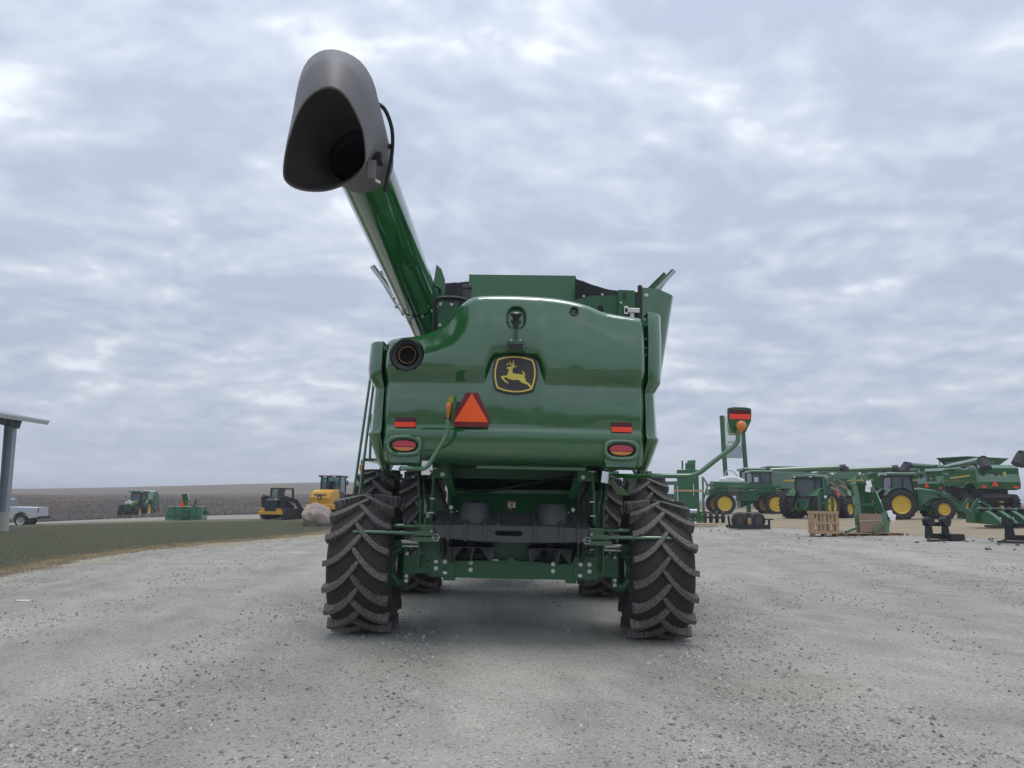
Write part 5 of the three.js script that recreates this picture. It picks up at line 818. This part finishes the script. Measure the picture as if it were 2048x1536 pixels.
// combine harvester of the row: local z forward, origin on the ground under the rear axle
function rowCombine(label, x, z, turn, o = {}) {
  const { auger = true, number = false, cover = false, stripe = true, smv = true, group } = o;
  const t = thing('combine_harvester', label, 'combine harvester', x, z, turn, group);
  new MB().prof([[-1.5, 1.9], [-1.55, 2.4], [-1.4, 3.0], [-1.4, 3.45], [-1.1, 3.70], [-0.5, 3.72], [0.0, 3.55], [0.6, 3.5], [1.2, 3.65], [4.3, 3.65], [4.3, 2.15], [2.7, 2.1], [1.5, 1.95], [1.2, 1.95], [0.9, 1.98], [0.4, 2.25], [-0.2, 2.30], [-0.8, 2.1], [-1.1, 1.8]], 3.1, 0.12).build('body', M.green, t);
  new MB().box(1.7, 1.1, 2.2, 0, 1.5, 0.2).box(2.2, 0.9, 3.5, 0, 1.6, 2.9).rbox(2.8, 0.25, 0.25, 0.03, 0, 0.75, 0).build('underbody', M.black, t);
  new MB().rbox(1.9, 0.3, 0.3, 0.05, 0, 1.35, -1.0).build('spreader_cover', M.plastic, t);
  if (stripe) for (const s of [-1, 1]) new MB().rbox(0.015, 0.13, 3.3, 0.004, s * 1.557, 2.85, 1.3, 0.035).build('stripe', M.yellow, t);
  new MB().rbox(0.5, 0.5, 0.02, 0.1, 0, 2.85, -1.43).build('emblem', M.emblemDark, t);
  new MB().ext([[-0.12, -0.08], [0.02, 0.02], [0.0, 0.16], [0.06, 0.06], [0.18, -0.1], [0.02, -0.04]], 0.01, 0, 0, 2.85, -1.45, 0, Math.PI, 0).build('emblem_mark', M.emblemYellow, t);
  if (number) { new MB().box(0.10, 0.55, 0.015, -0.48, 2.9, -1.44).box(0.26, 0.08, 0.015, -0.48, 2.63, -1.44).bar(V(-0.48, 3.16, -1.44), V(-0.36, 3.05, -1.44), 0.015, 0.09).build('number_one', std(lin(0.75, 0.68, 0.10), 0.5), t); }
  if (smv) new MB().ext([[-0.25, -0.2], [0.25, -0.2], [0, 0.24]], 0.012, 0.002, 0.35, 2.28, -1.56, 0, Math.PI, 0).build('slow_vehicle_triangle', M.redOrange, t);
  for (const s of [-1, 1]) { new MB().rbox(0.34, 0.14, 0.02, 0.01, s * 1.15, 2.02, -1.56).build('red_reflector', M.redOrange, t); new MB().rbox(0.20, 0.20, 0.02, 0.01, s * 1.552, 2.55, 1.7, 0.8, Math.PI / 2, 0).build('diamond_mark', M.redOrange, t); }
  new MB().cyl(0.2, 0.2, V(1.1, 3.05, -1.38), V(1.1, 3.05, -1.44), 18).build('exhaust_surround', M.black, t);
  new MB().rbox(2.6, 0.5, 2.6, 0.05, 0, 3.85, 2.9).build('grain_tank', M.greenFlat, t);
  if (cover) { new MB().quad(V(-1.4, 3.95, 1.6), V(1.4, 3.95, 1.6), V(1.75, 4.7, 0.9), V(-1.75, 4.7, 0.9), 0.05).quad(V(1.4, 3.95, 1.6), V(1.4, 3.95, 4.2), V(1.8, 4.6, 5.0), V(1.75, 4.7, 0.9), 0.05).quad(V(-1.4, 3.95, 1.6), V(-1.4, 3.95, 4.2), V(-1.8, 4.6, 5.0), V(-1.75, 4.7, 0.9), 0.05).quad(V(-1.4, 3.95, 4.2), V(1.4, 3.95, 4.2), V(1.8, 4.6, 5.0), V(-1.8, 4.6, 5.0), 0.05).build('tank_cover', M.greenFlat, t); new MB().bar(V(1.2, 3.7, 0.8), V(1.2, 4.5, 0.7), 0.06, 0.06).bar(V(0.8, 3.7, 0.8), V(0.8, 4.5, 0.7), 0.06, 0.06).bar(V(1.2, 4.5, 0.7), V(0.8, 4.5, 0.7), 0.06, 0.06).build('ladder', M.black, t); }
  new MB().rbox(1.9, 1.7, 1.7, 0.12, 0, 2.85, 5.25).build('cab', M.glass, t);
  const cp = new MB(); for (const px of [-0.95, 0.95]) for (const pz of [4.45, 5.3, 6.1]) cp.box(0.07, 1.7, 0.12, px, 2.85, pz); cp.build('cab_post', M.black, t);
  new MB().rbox(2.2, 0.26, 2.2, 0.1, 0, 3.82, 5.3).build('cab_roof', M.green, t);
  new MB().prof([[4.4, 1.2], [4.6, 1.9], [6.6, 1.0], [6.5, 0.35]], 1.3, 0.03).build('feeder_house', M.greenFlat, t);
  if (auger) { const a = part('unloading_auger', t); new MB().cyl(0.25, 0.25, V(1.25, 3.70, 4.0), V(1.5, 4.0, -2.3), 24).build('tube', M.green, a); new MB().cyl(0.29, 0.34, V(1.49, 3.99, -2.1), V(1.52, 3.98, -2.6), 24).cyl(0.34, 0.40, V(1.52, 3.98, -2.5), V(1.53, 3.35, -2.85), 24).build('spout', std(lin(0.03, 0.03, 0.033), 0.7), a); }
  for (const s of [-1, 1]) { const w = makeWheel('rear_wheel', t, 0.78, 0.6, 0.34, { n: 16, far: true, lug: 0.05, spread: 0.22, dish: s * 0.1, dir: 1, squash: 0.04, barRubber: [0.05, 0.048, 0.047] }); w.position.set(s * 1.55, 0.74, 0); const f = makeWheel('front_wheel', t, 1.0, 0.7, 0.5, { n: 18, far: true, lug: 0.05, spread: 0.25, dish: s * 0.12, dir: 1, squash: 0.05, barRubber: [0.05, 0.048, 0.047] }); f.position.set(s * 1.75, 0.95, 3.8); }
  return t;
}
rowCombine('green combine harvester with dark cab, side on behind the crop sprayer', 27.4, -71, -92, { auger: true });
rowCombine('green combine harvester rising behind the loader frame, only its top showing', 33.6, -74, -94, { auger: true });
rowCombine('green combine harvester in the back row behind the loader tractor roof', 40.5, -76, -90, { auger: true });
rowCombine('green combine harvester with raised tank covers and a yellow side stripe', 37.2, -66.5, 104, { cover: true, group: 'combine harvesters in the right hand row' });
rowCombine('green combine harvester with a yellow number one beside its emblem', 37.0, -60, 174, { number: true, group: 'combine harvesters in the right hand row' });
rowCombine('green combine harvester parked next to the one marked with a number one', 36.5, -50, 100, { group: 'combine harvesters in the right hand row' });
tractor('green tractor with double rear wheels standing beside the crop sprayer', 20.1, -52.5, 128, { duals: true });
tractor('green tractor showing its rear hitch and an orange triangle, behind the wooden crate', 24.2, -58, 188, { triangle: true });
tractor('green tractor fitted with a front loader and bucket, side on', 24.4, -49.5, 84, { loader: true });
{ // new loader frame on pallets
  const t = thing('loader_frame', 'new green front loader frame stood upright on pallets with paper tags and cardboard', 'loader frame', 14.15, -31, 0);
  for (const [s, dx] of [[-1, -0.42], [1, 0.42]]) {
    const up = s < 0 ? [V(-0.40, 0.12, 0.15), V(-0.42, 1.2, 0.1), V(-0.46, 1.95, 0.0), V(-0.40, 2.3, -0.1)] : [V(0.62, 0.12, 0.2), V(0.55, 0.9, 0.15), V(0.32, 1.7, 0.0), V(-0.05, 2.38, -0.1)];
    const a = new MB(); for (let k = 0; k < 3; k++) a.bar(up[k], up[k + 1], 0.20, 0.20); a.bar(up[3], up[3].clone().add(V(-0.95, 0.02, -0.3)), 0.22, 0.20); a.bar(up[3].clone().add(V(-0.92, 0.02, -0.3)), up[3].clone().add(V(-0.25, -0.75, -0.2)), 0.12, 0.14); a.build('arm', M.green, t);
    new MB().cyl(0.12, 0.12, up[3].clone().add(V(-0.99, -0.02, -0.3)), up[3].clone().add(V(-0.86, -0.02, -0.3)), 16).rbox(0.10, 0.35, 0.30, 0.04, up[3].x - 0.95, up[3].y - 0.15, -0.35).build('arm_knuckle', M.green, t);
    new MB().box(0.30, 0.05, 0.2, up[3].x - 0.75, up[3].y - 0.50, -0.2, 0, 0, -0.5).build('wood_block', M.wood, t);
  }
  new MB().quad(V(-0.30, 0.75, -0.3), V(0.52, 0.75, -0.3), V(0.20, 2.05, -0.35), V(-0.32, 2.05, -0.35), 0.05).bar(V(-0.40, 1.2, 0.0), V(0.5, 1.2, 0.0), 0.12, 0.12).bar(V(-0.40, 0.35, 0.1), V(0.62, 0.35, 0.1), 0.12, 0.16).build('cross_member', M.greenFlat, t);
  new MB().bar(V(-1.05, 0.14, 0.4), V(-0.40, 0.35, 0.2), 0.10, 0.10).bar(V(0.0, 0.14, 0.5), V(0.62, 0.55, 0.25), 0.12, 0.12).bar(V(0.62, 0.12, 0.1), V(0.85, 0.9, 0.0), 0.22, 0.14).build('stand', M.green, t);
  new MB().rbox(0.30, 0.05, 1.5, 0.01, 0.25, 1.90, -0.2, 0, 0, -0.9).build('yellow_stripe', M.yellow, t).scale.set(1, 1, 0.03);
  for (const [x, y, r] of [[0.05, 2.02, 0.1], [0.0, 1.83, -0.2], [0.82, 0.86, 0.2], [0.92, 0.72, -0.3]]) new MB().box(0.20, 0.26, 0.006, x, y, 0.22, -0.15, 0, r).build('paper_tag', M.paper, t);
  for (const [x, y] of [[-0.2, 2.42], [-1.3, 2.40], [0.55, 1.35]]) new MB().ball(0.05, x, y, 0.0).build('cap', M.white, t);
}
{ const b = thing('cardboard_sheet', 'brown cardboard sheet propped against the loader frame', 'cardboard', 14.15, -30.72, 0); b.position.y += 0.13; new MB().rbox(0.90, 0.72, 0.05, 0.005, 0.0, 0.36, 0, -0.08).build('sheet', M.cardboard, b); new MB().box(0.90, 0.03, 0.004, 0, 0.46, 0.028, -0.08, 0, 0.05).build('tape', std(lin(0.45, 0.4, 0.35), 0.3), b); }
function pallet(x, z, w, d, label, turn = 0) { const t = thing('pallet', label, 'pallet', x, z, turn); for (const dx of [-w / 2 + 0.05, 0, w / 2 - 0.05]) new MB().box(0.09, 0.09, d, dx, 0.045, 0).build('bearer', M.woodDark, t); const n = Math.floor(d / 0.16); for (let k = 0; k < n; k++) new MB().box(w, 0.022, 0.10, 0, 0.1015, -d / 2 + 0.08 + k * (d - 0.12) / (n - 1)).build('board', M.wood, t); return t; }
pallet(14.75, -31, 1.15, 1.0, 'low wooden pallet under the foot of the loader frame'); pallet(13.55, -31.1, 1.1, 1.0, 'dark wooden pallet between the crate and the loader frame', 5);
{ // slatted crate
  const t = thing('wooden_crate', 'pale slatted wooden crate on a pallet base', 'crate', 12.40, -31, -14);
  for (const [s, z] of [[1, 0.45], [-1, -0.45]]) { for (let k = 0; k < 7; k++) new MB().box(k % 3 ? 0.07 : 0.12, 0.78, 0.02, -0.44 + k * 0.147, 0.54, z).build('slat', M.wood, t); for (const y of [0.17, 0.53, 0.93]) new MB().box(1.02, 0.10, 0.022, 0, y, z + s * 0.0215).build('rail', M.wood, t); }
  for (const [s, x] of [[1, 0.5], [-1, -0.5]]) { for (let k = 0; k < 6; k++) new MB().box(0.02, 0.78, k % 3 ? 0.07 : 0.12, x, 0.54, -0.36 + k * 0.145).build('slat', M.wood, t); for (const y of [0.17, 0.53, 0.93]) new MB().box(0.022, 0.10, 0.90, x + s * 0.0215, y, 0).build('rail', M.wood, t); }
  for (const x of [-0.42, 0, 0.42]) new MB().box(0.10, 0.10, 0.9, x, 0.05, 0).build('bearer', M.woodDark, t);
  new MB().box(1.0, 0.02, 0.88, 0, 0.112, 0).build('floor', M.wood, t);
}
{ const t = thing('mast_frame', 'narrow dark green mast frame standing up out of the wooden crate', 'implement', 12.52, -31.05, -10); t.position.y += 0.124;
  for (const x of [-0.20, 0.06, 0.28]) new MB().bar(V(x, 0, 0), V(x, 1.62 + (x > 0.2 ? -0.2 : 0), 0), 0.09, 0.10).build('upright', M.greenFlat, t);
  for (const y of [0.7, 1.15, 1.58]) new MB().bar(V(-0.20, y, 0), V(0.28, y, 0), 0.07, 0.08).build('cross_bar', M.greenFlat, t);
  new MB().bar(V(0.06, 1.6, 0), V(0.04, 2.15, 0), 0.13, 0.16).build('mast', M.greenFlat, t); new MB().box(0.03, 0.75, 0.02, 0.20, 0.9, 0.06).build('yellow_rod', M.yellow, t); new MB().box(0.09, 0.09, 0.01, 0.02, 1.42, 0.07).build('tag', M.paper, t); }
// black steel bracket frames along the edge of the gravel
function bracketFrame(label, x, z, turn, group) {
  const t = thing('weight_bracket', label, 'bracket', x, z, turn, group);
  for (const px of [-0.32, 0.32]) { new MB().ext([[-0.16, 0.1], [0.16, 0.1], [0.10, 0.55], [0.14, 0.72], [0.05, 0.80], [-0.08, 0.80], [-0.20, 0.72], [-0.22, 0.55], [-0.12, 0.5]], 0.05, 0.006, px, 0, 0).build('upright', M.black, t); new MB().cyl(0.15, 0.15, V(px, 0.66, -0.1), V(px, 0.66, 0.16), 20).build('boss', M.black, t); }
  new MB().rbox(0.95, 0.18, 0.10, 0.01, 0.05, 0.16, 0.0).rbox(1.0, 0.14, 0.10, 0.01, 0.15, 0.56, -0.15).rbox(0.5, 0.22, 0.6, 0.02, 0.42, 0.14, 0.2).build('cross_beam', M.black, t);
  new MB().rbox(1.3, 0.07, 0.12, 0.01, 0, 0.035, 0.3, 0, 0.2, 0).bar(V(-0.6, 0.02, 0.3), V(-0.3, 0.15, 0.0), 0.06, 0.06).build('skid', std(lin(0.05, 0.042, 0.038), 0.8), t);
  return t;
}
bracketFrame('black cast weight bracket with two round bosses in front of the loader tractor', 14.7, -27, 10); bracketFrame('black cast weight bracket standing before the corn header', 16.45, -25.2, -40);
{ // steel frame with packer wheels
  const t = thing('packer_roller', 'rusty black packer wheels in a low steel frame on the gravel edge', 'roller', 11.55, -38.3, 0);
  new MB().box(1.75, 0.2, 0.12, 0, 0.14, 0.5).box(0.09, 0.62, 0.10, -0.98, 0.35, 0.5, 0, 0, 0.1).box(0.09, 0.5, 0.10, 0.95, 0.28, 0.5).rbox(0.4, 0.06, 0.14, 0.01, 0.95, 0.5, 0.5).box(1.7, 0.12, 0.12, 0, 0.12, -0.5).build('frame', M.black, t);
  for (const [x, z] of [[-0.42, 0.2], [0.48, 0.25], [-0.15, -0.4], [0.15, -0.2]]) { const w = part('packer_wheel', t, x, 0.44, z); new MB().lathe([[0.12, -0.15], [0.30, -0.15], [0.36, -0.08], [0.38, 0], [0.36, 0.08], [0.30, 0.15], [0.12, 0.15], [0.12, -0.15]], 0, 0, 0, Math.PI / 2, 0, 0, 28).build('tyre', std(lin(0.03, 0.028, 0.028), 0.8), w); new MB().ext([[-0.17, -0.3], [0.17, -0.3], [0.15, 0.12], [0, 0.2], [-0.15, 0.12]], 0.03, 0.004, 0, 0, 0.16).build('cheek_plate', std(lin(0.06, 0.05, 0.046), 0.7), w); }
  new MB().box(0.25, 0.3, 0.1, 0.1, 0.4, 0.3).build('wood_block', M.wood, t);
}
{ const t = thing('gang_roller', 'dark gang of packer rings lying on the packed earth behind the steel frame', 'roller', 10.9, -47.5, -8);
  for (let k = 0; k < 12; k++) new MB().add(new THREE.TorusGeometry(0.26 + 0.03 * (k % 3), 0.10, 8, 20).rotateY(Math.PI / 2 - 0.2), new THREE.Matrix4().setPosition(-2.0 + k * 0.36, 0.37, 0.05 * (k % 2))).build('ring', std(lin(0.022, 0.022, 0.024), 0.8), t);
  new MB().cyl(0.06, 0.06, V(-2.2, 0.37, 0), V(2.1, 0.37, 0), 10).box(4.2, 0.08, 0.1, 0, 0.66, -0.3).build('axle', M.black, t); }
{ const t = thing('board_stack', 'low stack of pale boards and sheeting between the rollers', 'boards', 9.6, -41.5, 8); for (let k = 0; k < 4; k++) new MB().box(2.6 - k * 0.1, 0.05, 0.9, 0.04 * k, 0.03 + k * 0.055, 0, 0, 0.03 * k, 0).build('board', k % 2 ? M.wood : std(lin(0.5, 0.47, 0.42), 0.7), t); new MB().box(1.5, 0.02, 0.8, -0.4, 0.24, 0).build('sheeting', M.white, t); }
{ // corn header lying on the ground
  const t = thing('corn_header', 'long green corn header with a row of gathering units lying on the ground', 'header', 23.3, -36, 16);
  new MB().box(6.6, 0.5, 0.5, 1.2, 0.45, -0.5).cyl(0.2, 0.2, V(-2.0, 0.7, -0.3), V(4.4, 0.7, -0.3), 14).build('auger_trough', M.greenFlat, t);
  for (let k = 0; k < 9; k++) { const x = -1.8 + k * 0.75; const u = part('row_unit', t, x, 0, 0); new MB().prof([[-0.5, 0.2], [-0.5, 0.7], [0.0, 0.85], [0.5, 0.6], [1.0, 0.22], [1.0, 0.12]], 0.24, 0.03).build('frame', M.greenFlat, u); new MB().rbox(0.34, 0.16, 0.5, 0.05, 0, 0.80, -0.1).build('cover', M.black, u); new MB().rbox(0.3, 0.10, 0.9, 0.04, 0, 0.08, 0.5).build('skid', M.black, u); new MB().box(0.08, 0.12, 0.01, 0.12, 0.42, 0.68).build('tag', M.paper, u); }
}
// pale flat stones set in the gravel by the lawn
for (const [x, z] of [[-7.15, -11.7], [-7.6, -11.0], [-7.1, -10.65]]) { const g = stoneGeo(x); g.scale(0.10, 0.014, 0.085); const o = mesh('flat_stone', g, std(lin(0.52, 0.51, 0.50), 0.9)); o.position.set(x, gh(x, z) + 0.005, z); tag(o, 'pale flat stone, one of three pressed into the gravel near the lawn', 'stone', 'pale flat stones in the gravel'); }
renderer.render(scene, camera);
